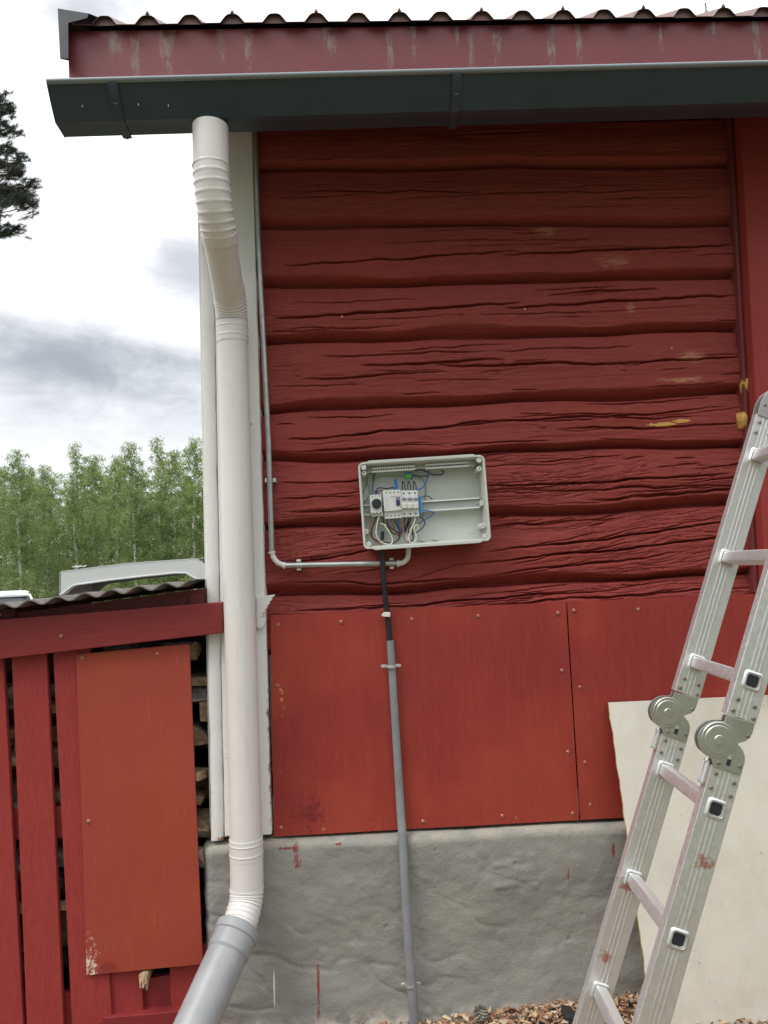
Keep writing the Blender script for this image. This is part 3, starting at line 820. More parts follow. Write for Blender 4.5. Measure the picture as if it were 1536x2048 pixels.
for (px, py, v) in ((541, 961, 1), (598, 1130, 0), (783, 1127, 0)):
    p = P(px, py, -.03); b = MB()
    if v: b.box((p.x, -.022, p.z), (.036, .02, .013)); b.box((p.x+.014, -.03, p.z), (.006, .024, .013)); b.box((p.x-.014, -.03, p.z), (.006, .024, .013))
    else: b.box((p.x, -.022, p.z), (.014, .02, .036)); b.box((p.x, -.03, p.z+.014), (.014, .024, .006)); b.box((p.x, -.03, p.z-.014), (.014, .024, .006))
    b.build('conduit_clip', 'white_plastic', con, bevel=.001)

# black cable + grey cover
cab = thing('black_cable', 'thick black cable hanging from the underside of the open box', 'cable', (.1, -.05, 1.53))
b = MB(); b.tube(bez([cp(765, 1094, -.058), cp(766, 1140, -.062), cp(770, 1190, -.055), cp(775, 1230, -.05), cp(780, 1290, -.05)], 8), .0088, 16, flat=.8); b.build('sheath', 'cable_black', cab, 'auto')
b = MB(); p = P(773, 1229, -.06); Rr = Matrix.Rotation(radians(4), 3, 'Y')
b.box((p.x+.001, -.060, p.z), (.022, .012, .015), Rr); b.box((p.x-.011, -.055, p.z-.001), (.008, .016, .009), Rr); b.build('cable_clip', 'white_plastic', cab, bevel=.0015)
cov = thing('cable_cover', 'long grey plastic cable pipe running down the red panel and plinth', 'cable pipe', (.14, -.09, .04))
b = MB(); pts = bez([cp(780.5, 1281, -.052), cp(789, 1420, -.052), cp(800, 1600, -.054), cp(806, 1690, -.078), cp(815, 1850, -.096), cp(825, 1990, -.10), cp(832, 2100, -.10)], 10)
b.tube(pts, [.0118+.0032*min(1, i/len(pts)*1.3) for i in range(len(pts))], 24, True, None, .75); b.build('pipe', 'cover_grey', cov, 'auto', angle=50)
for px, py, y in ((782, 1332, -.054), (821, 1969, -.10)):
    p = P(px, py, y); b = MB(); n = 16
    pts = [(p.x+.0155*cos(a), p.y+.002-.0165*sin(a), p.z) for a in np.linspace(0, pi, n)]
    pts = [(p.x-.0155, p.y+.012, p.z)][::-1]+pts[::-1] if False else pts
    vs = []
    for q_ in pts: vs += [(q_[0], q_[1], q_[2]-.005), (q_[0], q_[1], q_[2]+.005)]
    b.add(vs, [(2*i, 2*i+1, 2*i+3, 2*i+2) for i in range(n-1)])
    for sx in (-1, 1):
        b.box((p.x+sx*.0215, p.y+.004, p.z), (.013, .0015, .010)); b.disc((p.x+sx*.0225, p.y+.004, p.z), .0038, .003, 10, bev=.001)
        b.disc((p.x+sx*.028, p.y+.0047, p.z), .005, .0015, 12)
    b.build('clamp', 'galv', cov, 'auto')

# ------------------------------------------------------------------ electrical box
BC = Vector((.2395, 0, 1.677)); BR_ = .032; BW, BH, BD = .404, .272, .082; BY = -.020
box = thing('electrical_box', 'open pale grey electrical distribution box full of wires on the log wall', 'fuse box', (BC.x, -.02, BC.z))
ca, sa = cos(BR_), sin(BR_)
def L2W(a, y, b_): return Vector((BC.x+a*ca-b_*sa, y, BC.z+a*sa+b_*ca))
def Q(zx, zy, y):
    """point inside the box, taken in box axes (a, b) at depth y"""
    p = P(690+zx/4.8, 890+zy/4.8, y); dx = p.x-BC.x; dz = p.z-BC.z
    return (dx*ca+dz*sa, -dx*sa+dz*ca)
def W3(zx, zy, y): p = P(690+zx/4.8, 890+zy/4.8, y); return (p.x, y, p.z)
BRm = Matrix.Rotation(-BR_, 3, 'Y')
def rrect(w_, h_, r, n=6):
    o = []
    for cx, cz, a0 in ((w_/2-r, h_/2-r, 0), (-w_/2+r, h_/2-r, pi/2), (-w_/2+r, -h_/2+r, pi), (w_/2-r, -h_/2+r, 3*pi/2)):
        for k in range(n+1): a = a0+pi/2*k/n; o.append((cx+r*cos(a), cz+r*sin(a)))
    return o
YF = BY-BD
def notch(a, b_):      # the rim stands a little lower in the corners
    return b_
loops = [(rrect(BW-.006, BH-.008, .014), BY), (rrect(BW-.004, BH-.004, .014), YF+.012), (rrect(BW+.006, BH+.006, .016), YF+.0118), (rrect(BW+.008, BH+.008, .017), YF+.0005),
         (rrect(BW+.0065, BH+.0065, .016), YF), (rrect(BW-.003, BH-.003, .012), YF), (rrect(BW-.0045, BH-.0045, .012), YF+.0006), (rrect(BW-.0095, BH-.0095, .012), YF+.014), (rrect(BW-.0135, BH-.017, .012), BY-.004)]
b = MB(); vs = []; m_ = len(loops[0][0])
for lp, y in loops: vs += [L2W(a, y, c) for a, c in lp]
fs = [(i*m_+k, i*m_+(k+1) % m_, (i+1)*m_+(k+1) % m_, (i+1)*m_+k) for i in range(len(loops)-1) for k in range(m_)]
fs += [tuple(range(m_)), tuple((len(loops)-1)*m_+k for k in range(m_))]
b.add(vs, fs)
body = b.build('body', 'box_plastic', box, 'auto', angle=35)
# raised bars along the rim between the corners
for sg in (1, -1):
    b = MB()
    q = [(-BW/2+.022, sg*(BH/2+.0035)), (-BW/2+.034, sg*(BH/2+.0085)), (BW/2-.034, sg*(BH/2+.0085)), (BW/2-.022, sg*(BH/2+.0035))]
    q += [(BW/2-.022, sg*(BH/2-.001)), (-BW/2+.022, sg*(BH/2-.001))]
    pts = [L2W(a, 0, c) for a, c in q]
    b.quadbox([(p.x, p.z) for p in pts], YF-.001, YF+.03)
    b.build('rim_bar', 'box_plastic', box, bevel=.001)
# posts, bosses, discs, wall ribs
for i, (a0, b0, a1, b1) in enumerate(((168, 268, 165, 300), (1290, 225, 1262, 300), (187, 830, 190, 870), (1328, 775, 1290, 850))):
    a, c = Q(a0, b0, YF+.012); r_ = .0085
    if a < 0: a += .005
    b = MB(); p0 = L2W(a, YF+.012, c); p1 = L2W(a, BY-.002, c)
    b.tube([p1, p0+Vector((0, .003, 0)), p0], [r_*1.15, r_, r_*.85], 18)
    post = b.build('screw_post', 'white_plastic', box, 'auto')
    b = MB(); b.disc(p0+Vector((0, .0003, 0)), .0022, .0006, 10); b.build('hole', 'dark_plastic', post)
    b = MB(); sx = -1 if a < 0 else 1
    b.box(L2W(sx*(BW/2-.013), (YF+BY)/2+.012, c), (.010, BD-.034, .003), BRm); b.build('post_rib', 'box_plastic', box)
for zx, zy, r_ in ((1172, 285, .0085), (1210, 820, .0095)):
    a, c = Q(zx, zy, BY-.004); b = MB(); b.disc(L2W(a, BY-.003, c), r_*1.25, .0022, 28, bev=.0006); b.build('knockout', 'box_plastic', box, 'auto')
for sx in (-1, 1):
    for sz in (-1, 1):
        b = MB(); p = L2W(sx*(BW/2-.014), YF+.006, sz*(BH/2-.012)); b.disc(p+Vector((0, .008, 0)), .0085, .012, 18, bev=.001); b.build('corner_boss', 'box_plastic', box, 'auto')
b = MB(); a, c = Q(1325, 560, -.06); b.box(L2W(BW/2-.012, -.055, c), (.012, .05, .018), BRm); b.build('side_rib', 'box_plastic', box, bevel=.001)
for zx in (740, 868):
    a, c = Q(zx, 915, BY-.01); b = MB(); b.box(L2W(a, BY-.010, -BH/2+.016), (.012, .012, .006), BRm); b.build('floor_tab', 'box_plastic', box)
for zx in (720, 830, 930):
    b = MB(); a, c = Q(zx, 975, -.06); b.box(L2W(a, -.06, -BH/2-.0022), (.024, .03, .006), BRm); b.build('cable_entry', 'box_plastic', box, bevel=.002)
# terminal strip along the top
def qbox(zx0, zy0, zx1, zy1, yf, yb, name, m, parent=box, bev=.0006):
    """block whose front face spans two photo points, in box axes"""
    zm = (zy0+zy1)/2; xm = (zx0+zx1)/2
    a0 = Q(zx0, zm, yf)[0]; a1 = Q(zx1, zm, yf)[0]; b0 = Q(xm, zy0, yf)[1]; b1 = Q(xm, zy1, yf)[1]
    b = MB(); c = L2W((a0+a1)/2, (yf+yb)/2, (b0+b1)/2)
    b.box(c, (abs(a1-a0), abs(yb-yf), abs(b0-b1)), BRm)
    return b.build(name, m, parent, bevel=bev)
yT = -.066
aL, bL = Q(192, 240, yT); aR, bR = Q(1252, 198, yT); bm_ = (bL+bR)/2
b = MB()
cT = L2W((aL+aR)/2, yT+.004, bm_)
b.box(cT, (aR-aL, .008, .004), BRm)
for aa in (aL+.008, aR-.008): b.box(L2W(aa, yT+.018, bm_), (.003, .036, .010), BRm)
b.build('strip_holder', 'box_plastic', box)
for z0, z1, nh in ((260, 672, 17), (775, 1188, 20)):
    a0, _ = Q(z0, 220, yT-.006); a1, _ = Q(z1, 220, yT-.006)
    b = MB(); b.box(L2W((a0+a1)/2, yT-.003, bm_+.001), (a1-a0, .016, .0150), BRm); strip = b.build('terminal_strip', 'strip_white', box, bevel=.0005)
    b = MB()
    for i in range(nh):
        a = a0+(a1-a0)*(i+.5)/nh; b.disc(L2W(a, yT-.0112, bm_+.001), .0031, .0006, 10)
    b.build('terminal_holes', 'dark_plastic', strip)
a0, _ = Q(190, 238, yT); a1, _ = Q(262, 238, yT)
for (z0, z1) in ((192, 260), (1188, 1254)):
    a0, _ = Q(z0, 238, yT-.006); a1, _ = Q(z1, 238, yT-.006); b = MB()
    b.box(L2W((a0+a1)/2, yT-.002, bm_+.0055), (a1-a0, .006, .0018), BRm); b.box(L2W((a0+a1)/2, yT-.002, bm_-.0045), (a1-a0, .006, .0018), BRm); b.build('strip_frame', 'white_plastic', box)
# DIN rail
yR = -.050
aL, bL = Q(178, 620, yR); aR, bR = Q(1300, 560, yR); bc = (bL+bR)/2
b = MB(); w_ = aR-aL
b.box(L2W((aL+aR)/2, yR+.006, bc), (w_, .0015, .026), BRm)
for sg in (1, -1):
    b.box(L2W((aL+aR)/2, yR+.0022, bc+sg*.0128), (w_, .0075, .0012), BRm); b.box(L2W((aL+aR)/2, yR-.001, bc+sg*.0155), (w_, .0012, .005), BRm)
for aa in (aL, aR): b.box(L2W(aa, yR+.004, bc), (.0025, .014, .036), BRm)
rail = b.build('mounting_rail', 'rail_steel', box, bevel=.0003)
for sg in (1, -1):
    b = MB(); b.box(L2W((aL+aR)/2, yR-.0022, bc+sg*.0155), (w_-.004, .0012, .0042), BRm); b.build('rail_edge', 'strip_white', rail)
for aa in (aL+.010, aR-.010):
    b = MB(); b.disc(L2W(aa, yR+.005, bc), .0036, .003, 12, bev=.001); b.build('screw', 'galv', rail)
    b = MB(); b.box(L2W(aa, (yR+BY)/2+.004, bc-.012), (.016, .022, .012), BRm); b.build('rail_support', 'box_plastic', box)
def screws(par, pts, y, r=.0021):
    b = MB()
    for zx, zy in pts:
        a, c = Q(zx, zy, y); b.disc(L2W(a, y+.0002, c), r, .0006, 12)
    b.build('terminal_screws', 'dark_plastic', par)
# rotary switch
sw = qbox(242, 476, 352, 655, -.088, -.05, 'rotary_switch', 'device_white')
qbox(256, 650, 366, 684, -.078, -.05, 'switch_foot', 'device_white', sw)
a, c = Q(303, 563, -.09); b = MB(); b.disc(L2W(a, -.088, c), .0158, .0085, 32, bev=.0012); b.disc(L2W(a, -.0962, c), .0125, .0035, 32, bev=.0012); b.build('dial', 'dark_plastic', sw, 'auto')
screws(sw, [(262, 492), (296, 488), (330, 486)], -.0885, .0017); screws(sw, [(274, 654), (306, 652), (339, 650)], -.0885, .0019)
def ink(par, z0, z1, zy, y, h=.0009, m='print_ink'):
    a0, c0 = Q(z0, zy, y); a1, _ = Q(z1, zy, y); b = MB(); n = max(2, int(abs(a1-a0)/.0013)); 
    for i in range(n):
        b.box(L2W(a0+(a1-a0)*(i+.5)/n, y-.0001, c0), ((a1-a0)/n*.62, .0003, h*(.7+.5*rnd.random())), BRm)
    b.build('printed_text', m, par)
ink(sw, 250, 290, 510, -.0883, .0007, 'device_grey')
# residual current switch
rc = qbox(370, 432, 538, 632, -.088, -.05, 'residual_current_switch', 'device_white')
qbox(380, 632, 545, 704, -.080, -.05, 'switch_foot', 'device_white', rc)
screws(rc, [(397, 458), (434, 456), (471, 454), (509, 452)], -.0885, .0020); screws(rc, [(405, 681), (443, 679), (481, 677), (518, 676)], -.0805, .0021)
qbox(488, 494, 528, 528, -.0886, -.088, 'lever_slot', 'device_grey', rc, 0); qbox(492, 526, 528, 580, -.0925, -.088, 'lever', 'blue_dark', rc, .0008)
qbox(496, 588, 530, 622, -.0895, -.088, 'test_button', 'white_plastic', rc, .0008)
ink(rc, 437, 484, 498, -.0883, .0022)
for zy_, z0, z1 in ((515, 388, 410), (530, 388, 412), (551, 388, 408), (525, 452, 482), (540, 455, 482), (618, 388, 412), (590, 390, 425), (575, 396, 420)): ink(rc, z0, z1, zy_, -.0883, .0006, 'device_grey')
# three breakers
for i in range(3):
    z0 = 541+i*54.5; z1 = z0+54.5
    cb = qbox(z0, 436-i*1, z1, 690-i*2, -.080, -.05, 'circuit_breaker', 'device_white', box, .0004)
    qbox(z0, 498, z1, 608-i, -.089, -.080, 'nose', 'device_white', cb, .0004)
    qbox(z0+7, 506, z1-7, 527, -.0925, -.089, 'toggle', 'device_grey', cb, .0008)
    qbox(z0+6, 562, z1-6, 606, -.0935, -.089, 'window_cap', 'white_plastic', cb, .0008)
    ink(cb, z0+20, z0+34, 582-i*2, -.0936, .0012, 'device_grey'); ink(cb, z0+8, z1-14, 493-i*2, -.0803, .0010, 'blue_terminal')
    screws(cb, [(z0+22, 464-i*2)], -.0805, .0028); screws(cb, [(z0+30, 662-i*2)], -.0805, .0030)
tb = qbox(709, 488, 738, 664, -.074, -.05, 'neutral_block', 'blue_terminal', box, .001)
screws(tb, [(719, 506), (719, 532), (719, 557), (719, 581), (720, 604), (720, 629), (722, 652)], -.0745, .0017)
gt = qbox(575, 280, 642, 314, -.052, -.03, 'earth_terminal', 'green_terminal', box, .0008); qbox(578, 264, 655, 284, -.045, -.03, 'terminal_top', 'blue_terminal', gt, .0008)
def wire(m, pts, r=.0016):
    b = MB(); b.tube(bez([W3(*p) for p in pts], 8), r, 8); b.build('wire', m, box, 'auto')
for i in range(3):
    x_ = 562+i*53
    wire('black_wire', [(x_-8, 440, -.066), (x_-12, 390, -.058), (x_-8, 352, -.058), (x_+4, 362, -.064), (x_+14, 400, -.070), (x_+16, 440, -.070)], .0019)
wire('blue_wire', [(494, 436, -.066), (482, 380, -.060), (480, 338, -.058), (492, 332, -.06), (500, 380, -.066), (506, 436, -.066)], .0030)
wire('black_wire', [(300, 478, -.07), (306, 430, -.062), (330, 412, -.06), (400, 418, -.058), (468, 410, -.058), (478, 436, -.066)], .0022)
wire('black_wire', [(320, 478, -.07), (316, 448, -.066), (350, 438, -.062), (375, 440, -.06)], .0020)
wire('black_wire', [(290, 480, -.072), (286, 450, -.068), (300, 440, -.064)], .0020)
wire('blue_wire', [(262, 480, -.05), (266, 420, -.04), (272, 340, -.032), (286, 280, -.03), (290, 262, -.04)], .0022)
wire('green_wire', [(272, 360, -.034), (268, 310, -.032), (276, 262, -.045)], .0018)
wire('green_wire', [(165, 545, -.045), (170, 470, -.04), (200, 390, -.035), (215, 330, -.03), (200, 285, -.032)], .0016)
wire('green_wire', [(182, 560, -.045), (240, 470, -.035), (220, 380, -.03), (205, 340, -.03)], .0015)
wire('green_wire', [(176, 696, -.05), (152, 640, -.045), (152, 580, -.045), (185, 540, -.05)], .0018)
wire('green_wire', [(182, 690, -.046), (168, 650, -.045), (170, 600, -.042)], .0015)
wire('green_wire', [(665, 298, -.035), (740, 330, -.03), (775, 400, -.028), (768, 520, -.028), (745, 690, -.03)], .0013)
wire('green_wire', [(260, 350, -.026), (340, 300, -.026), (460, 300, -.026), (560, 300, -.03)], .0010)
wire('blue_wire', [(690, 430, -.07), (735, 415, -.06), (775, 365, -.05), (800, 290, -.045), (805, 240, -.055)], .0026)
wire('blue_dark', [(665, 248, -.05), (740, 240, -.04), (850, 285, -.034), (930, 280, -.034), (948, 255, -.036), (925, 240, -.045)], .0020)
wire('blue_dark', [(640, 330, -.05), (655, 290, -.04), (720, 300, -.036), (790, 296, -.036)], .0018)
wire('blue_dark', [(380, 205, -.03), (440, 188, -.028), (520, 190, -.03), (560, 210, -.04)], .0018)
wire('blue_dark', [(722, 512, -.074), (760, 494, -.074), (800, 492, -.072), (838, 520, -.066)], .0017)
wire('blue_wire', [(738, 630, -.07), (800, 632, -.066), (850, 645, -.058), (830, 675, -.052), (760, 720, -.046), (690, 765, -.046)], .0020)
wire('blue_dark', [(708, 680, -.06), (750, 712, -.055), (768, 750, -.05), (740, 800, -.048), (690, 835, -.045), (640, 860, -.04)], .0018)
wire('brown_wire', [(272, 684, -.07), (250, 740, -.07), (238, 810, -.070), (250, 880, -.068), (300, 930, -.060), (360, 960, -.05)], .0018)
wire('black_wire', [(306, 684, -.072), (280, 740, -.072), (256, 820, -.072), (265, 890, -.066), (330, 925, -.055), (440, 940, -.045)], .0022)
wire('black_wire', [(316, 684, -.070), (314, 720, -.068), (300, 760, -.064)], .0022)
wire('white_wire', [(325, 690, -.078), (305, 770, -.08), (300, 860, -.082), (340, 925, -.080), (410, 955, -.076), (452, 940, -.074), (448, 880, -.076), (410, 815, -.078), (375, 765, -.076), (338, 752, -.072)], .0020)
wire('blue_dark', [(356, 690, -.05), (372, 730, -.045), (365, 760, -.04)], .0020)
for i, (x_, cc_) in enumerate(((404, 'black_wire'), (444, 'brown_wire'), (478, 'black_wire'))):
    wire(cc_, [(x_, 704, -.066), (x_+3, 740, -.060), (x_+20+i*6, 790, -.052), (x_+50, 845+i*8, -.045), (520, 870+i*14, -.04), (500, 920, -.035), (440, 950, -.03)], .0020)
wire('blue_wire', [(514, 704, -.066), (516, 760, -.058), (524, 820, -.05), (535, 838, -.045), (548, 800, -.04)], .0024)
wire('black_wire', [(380, 780, -.05), (430, 790, -.048), (490, 830, -.044), (540, 850, -.04), (600, 770, -.04), (630, 715, -.055)], .0020)
wire('brown_wire', [(560, 700, -.068), (555, 770, -.070), (562, 860, -.072), (580, 915, -.068), (610, 940, -.06)], .0018)
for x0_, x1_ in ((575, 545), (628, 590), (610, 560)):
    wire('black_wire', [(x0_, 700, -.068), (x0_-8, 745, -.060), (x1_, 800, -.045), (x1_-15, 840, -.035)], .0020)
wire('black_wire', [(655, 790, -.05), (650, 850, -.05), (655, 890, -.045), (630, 925, -.04), (590, 900, -.035)], .0020)
wire('white_wire', [(676, 700, -.075), (660, 750, -.076), (630, 820, -.078), (612, 890, -.080), (628, 935, -.08), (665, 935, -.078), (685, 880, -.078), (662, 815, -.076), (672, 775, -.074), (700, 770, -.072), (702, 805, -.070), (680, 828, -.066)], .0018)
wire('black_wire', [(640, 760, -.045), (610, 800, -.04), (615, 850, -.036)], .0015)
b = MB(); a, c = Q(360, 870, -.05); b.box(L2W(a, -.045, c), (.012, .016, .028), Matrix.Rotation(-BR_+.15, 3, 'Y')); b.build('cable_gland', 'dark_plastic', box, bevel=.001)
b = MB(); a, c = Q(598, 893, -.06); b.tube([L2W(a-.002, -.055, c+.006), L2W(a+.001, -.05, c-.008)], .0035, 10); b.build('cable_sleeve', 'white_plastic', box, 'auto')

# ------------------------------------------------------------------ ladder
lad = thing('folding_ladder', 'aluminium multi-position folding ladder opened as a stepladder beside the wall', 'ladder', (.55, -.8, .08))
LT = Vector((sin(radians(20.8)), 0, cos(radians(20.8)))); LW = Vector((LT.z, 0, -LT.x))
LO = Vector((.829, 0, 1.204))
def lp(t, w_, y, side=0):
    p = LO+LT*t+LW*w_+Vector((0, y, 0))
    p += Vector((.018, 0, 0))*((y+.93)/.29)
    if side:
        # the other leg is the mirror image about the top hinge
        p = Vector((2*TOPX-p.x, p.y, p.z))
    return p
TOPX = (LO+LT*.735).x+.045
RW = .066
def rail_(t0, t1, yo, yi, side, parent):
    # closed section with three fine ribs on each broad face
    h = RW/2
    fr = [(-h, 0), (-h+.002, -.002)] 
    pr = [(-h, .0), (-h+.003, 0)]
    def face(s_):
        o = []
        for w0 in (-.010, 0, .010):
            o += [(w0-.003, 0), (w0-.0015, s_*.0006), (w0+.0015, s_*.0006), (w0+.003, 0)]
        return o
    poly = [(-h, 0)]+[(w_, yy) for w_, yy in face(-1)]+[(h, 0)]
    P1 = [(w_, yo+yy) for w_, yy in poly]; P2 = [(w_, yi-yy) for w_, yy in reversed(poly)]
    # small chamfers
    pl_ = P1+P2; n = len(pl_)
    b = MB(); vs = [lp(t0, w_, y, side) for w_, y in pl_]+[lp(t1, w_, y, side) for w_, y in pl_]
    b.add(vs, [tuple(range(n)), tuple(range(2*n-1, n-1, -1))]+[(i, i+n, (i+1) % n+n, (i+1) % n) for i in range(n)])
    return b.build('rail', 'aluminium', parent, bevel=.0014)
RT = [0, .275, .548]; RB = [-.274, -.545, -.818]
hp = [(-0.0857, -0.0335), (-0.098, -0.0340), (-.1010, -.0430), (-0.1039, -0.0529), (-.1095, -.0630), (-0.1184, -0.0702), (-.1270, -.0760), (-0.137, -0.0785), (-.1475, -.0785), (-0.1567, -0.075), (-.1645, -.0700), (-0.1704, -0.0637), (-0.1762, -0.0493), (-0.1799, -0.0392), (-0.1935, -0.0300), (-0.192, 0.0303), (-0.1643, 0.0305), (-.153, .0270), (-0.1431, 0.0202), (-0.133, 0.0050), (-0.1218, 0.0211), (-0.1052, 0.0289), (-0.0807, 0.0289)]
def rivets(par, pts, y, sg, m='rivet_dark', r=.0042, side=0):
    for t, w_ in pts:
        b = MB(); b.disc(lp(t, w_, y, side), r, .0022*1, 12, bev=.0008, R=None if sg < 0 else Matrix.Rotation(pi, 3, 'Z')); b.build('rivet', m, par, 'auto')
for side in (0, 1):
    for (yo, yi, far) in ((-.93, -.905, 0), (-.64, -.615, 1)):
        tb0 = -1.17; 
        up = rail_(-.082, .655, yo, yi, side, lad)
        lo = rail_(tb0, -.192, yo, yi, side, lad)
        # hinge plates either side of the rail
        hg = None
        for (ya, yb) in ((yo-.0035, yo-.0008), (yi-.010, yi-.0075)):
            b = MB(); n = len(hp); hh = [(t+(.0 if t > -.14 else 0), w_) for t, w_ in hp]
            # extend plate under the rails
            vs = [lp(t, w_, ya, side) for t, w_ in hh]+[lp(t, w_, yb, side) for t, w_ in hh]
            b.add(vs, [tuple(range(n)), tuple(range(2*n-1, n-1, -1))]+[(i, i+n, (i+1) % n+n, (i+1) % n) for i in range(n)])
            o = b.build('hinge_plate', 'hinge_steel', lad, bevel=.0008)
            if hg is None: hg = o
        b = MB()
        for (pt, pw) in ((-.138, -.0355),):
            # pressed rings and pivot bolt
            for r_, dd in ((.037, .0012), (.030, .0024), (.021, .0012)):
                b.disc(lp(pt, pw, yo-.0035, side), r_, dd, 36, bev=.0011)
            b.disc(lp(pt, pw, yo-.0035, side), .0105, .0042, 24, bev=.0012)
        b.build('hinge_disc', 'hinge_steel', hg, 'auto')
        b = MB(); b.tube([lp(-.138, -.0355, yo, side), lp(-.138, -.0355, yi-.01, side)], .024, 28); b.build('hinge_core', 'hinge_steel', hg, 'auto')
        q = [lp(t, w_, yo-.0042, side) for t, w_ in ((-.169, -.0065), (-.169, .0015), (-.182, .0015), (-.182, -.0065))]
        b = MB(); b.quadbox([(p.x, p.z) for p in q], q[0].y-.0004, q[0].y+.001); b.build('slot', 'dark_plastic', hg)
        q = [lp(t, w_, yo-.0042, side) for t, w_ in ((-.160, -.0065), (-.160, -.0005), (-.169, -.0005), (-.169, -.0065))]
        b = MB(); b.quadbox([(p.x, p.z) for p in q], q[0].y-.0004, q[0].y+.001); b.build('slot', 'galv', hg)
        rivets(hg, [(-.112, .022), (-.183, -.022), (-.176, .0225)], yo-.0035, -1, side=side)
        rivets(up, [(-.046, -.018), (-.050, .020), (-.071, -.022), (-.074, .024)], yo-.0012, -1, side=side)
        rivets(lo, [(-.205, -.020), (-.212, .022), (-.236, -.022), (-.240, .022)], yo-.0012, -1, side=side)
        # locking lever on the outer edge below the hinge
        b = MB()
        b.tube([lp(-.176, -.036, (yo+yi)/2, side), lp(-.19, -.041, (yo+yi)/2, side)], .004, 10)
        for k in range(2):
            b.tube([lp(-.188, -.0405, yo+.004+k*.016, side), lp(-.232, -.0405, yo+.004+k*.016, side)], .0025, 8)
        b.tube([lp(-.188, -.0405, yo+.003, side), lp(-.188, -.0405, yo+.022, side)], .003, 8); b.tube([lp(-.232, -.0405, yo+.003, side), lp(-.232, -.0405, yo+.022, side)], .003, 8)
        b.build('locking_lever', 'galv', lad, 'auto')
        # top hinge plate
        th = [(.652, -.031), (.685, -.033), (.71, -.027), (.735, -.008), (.752, .02), (.758, .045), (.745, .075), (.715, .085), (.68, .065), (.650, .033)]
        n = len(th)
        for (ya, yb) in ((yo-.0035, yo-.0008), (yi+.0008, yi+.0035)):
            b = MB(); vs = [lp(t, w_, ya-side*.003, side) for t, w_ in th]+[lp(t, w_, yb-side*.003, side) for t, w_ in th]
            b.add(vs, [tuple(range(n)), tuple(range(2*n-1, n-1, -1))]+[(i, i+n, (i+1) % n+n, (i+1) % n) for i in range(n)])
            o = b.build('top_hinge_plate', 'hinge_steel', lad, bevel=.0008)
            if ya < yo: rivets(o, [(.682, -.019)], ya-side*.003, -1, 'rivet_dark', side=side)
        if not side:
            q = [lp(t, w_, yo-.0042, side) for t, w_ in ((.676, .002), (.682, .010), (.668, .016), (.662, .008))]
            b = MB(); b.quadbox([(p.x, p.z) for p in q], q[0].y-.0004, q[0].y+.001); b.build('slot', 'dark_plastic', o)
        rivets(up, [(.635, -.019), (.606, -.021), (.613, .012)], yo-.0012, -1, side=side)
        # foot
        b = MB(); c = lp(tb0-.012, 0, (yo+yi)/2, side); b.box(c, (RW+.012, .036, .05), Matrix.Rotation(radians(20.8)*(1 if not side else -1), 3, 'Y')); b.build('rubber_foot', 'rubber', lad, bevel=.006)
        # flared square sockets where the rungs come through the rails
    for tr in RT+RB:
        # rung: hollow rounded square tube from the far rail through the near one
        h_ = .0150
        def ring(hw, y, rr_=.0055):
            o = []
            for a, c in rrect(hw*2, hw*2, rr_, 4):
                o.append(lp(tr+c*1.0, a, y, side))
            return o
        lo_ = [ring(h_, -.613), ring(h_, -.9325), ring(h_-.0016, -.9325), ring(h_-.0016, -.70)]
        m2 = len(lo_[0]); b = MB(); vs = [v for r_ in lo_ for v in r_]
        b.add(vs, [(i*m2+k, i*m2+(k+1) % m2, (i+1)*m2+(k+1) % m2, (i+1)*m2+k) for i in range(3) for k in range(m2)]+[tuple(range(m2)), tuple(3*m2+k for k in range(m2))])
        rg = b.build('rung', 'aluminium', lad, 'auto')
        for (yy, s_) in ((-.93, -1), (-.905, 1), (-.64, -1)):
            lo_ = [ring(h_+.0058, yy, .008), ring(h_+.0040, yy+s_*.0030, .0075), ring(h_+.0012, yy+s_*.0040, .0065), ring(h_+.0001, yy+s_*.001, .0055)]
            b = MB(); vs = [v for r_ in lo_ for v in r_]
            b.add(vs, [(i*m2+k, i*m2+(k+1) % m2, (i+1)*m2+(k+1) % m2, (i+1)*m2+k) for i in range(3) for k in range(m2)])
            b.build('rung_flare', 'aluminium', rg, 'auto', angle=60)
        b = MB(); r_ = ring(h_-.0024, -.9309); b.add(r_, [tuple(range(m2))]); b.build('rung_bore', 'dark_plastic', rg)

# ------------------------------------------------------------------ leaning sheet
ply = thing('leaning_sheet', 'large dirty cream board leaning against the red wall behind the ladder', 'board', (.85, -.15, .1))
tl = P(1215, 1405, -.047); tr_y = -.047
zt_ = tl.z; zb_ = .06; yb_ = -.235
dv = Vector((0, yb_-tl.y, zb_-zt_)); nrm = Vector((0, dv.z, -dv.y)).normalized()
if nrm.y > 0: nrm = -nrm
xr = 2.05
b = MB(); n = 40; vs = []
for k in range(n+1):
    t = k/n; p = Vector((tl.x+.012*t+.0012*sin(k*2.1)+.001*sin(k*5.3), tl.y, zt_))+dv*t
    bow = .01*sin(pi*t)
    vs += [p+nrm*(.008+bow), p+nrm*bow, Vector((xr, p.y, p.z))+nrm*(.008+bow), Vector((xr, p.y, p.z))+nrm*bow]
fs = []; mi = []
for k in range(n):
    a = 4*k; e = a+4
    fs += [(a, a+2, e+2, e), (a+1, e+1, e+3, a+3), (a, e, e+1, a+1), (a+2, a+3, e+3, e+2)]; mi += [0, 0, 1, 1]
fs += [(0, 1, 3, 2), (4*n, 4*n+2, 4*n+3, 4*n+1)]; mi += [1, 1]
b.add(vs, fs); b.mi = mi; b.build('board_face', ['sheet_cream', 'sheet_edge'], ply, 'auto')

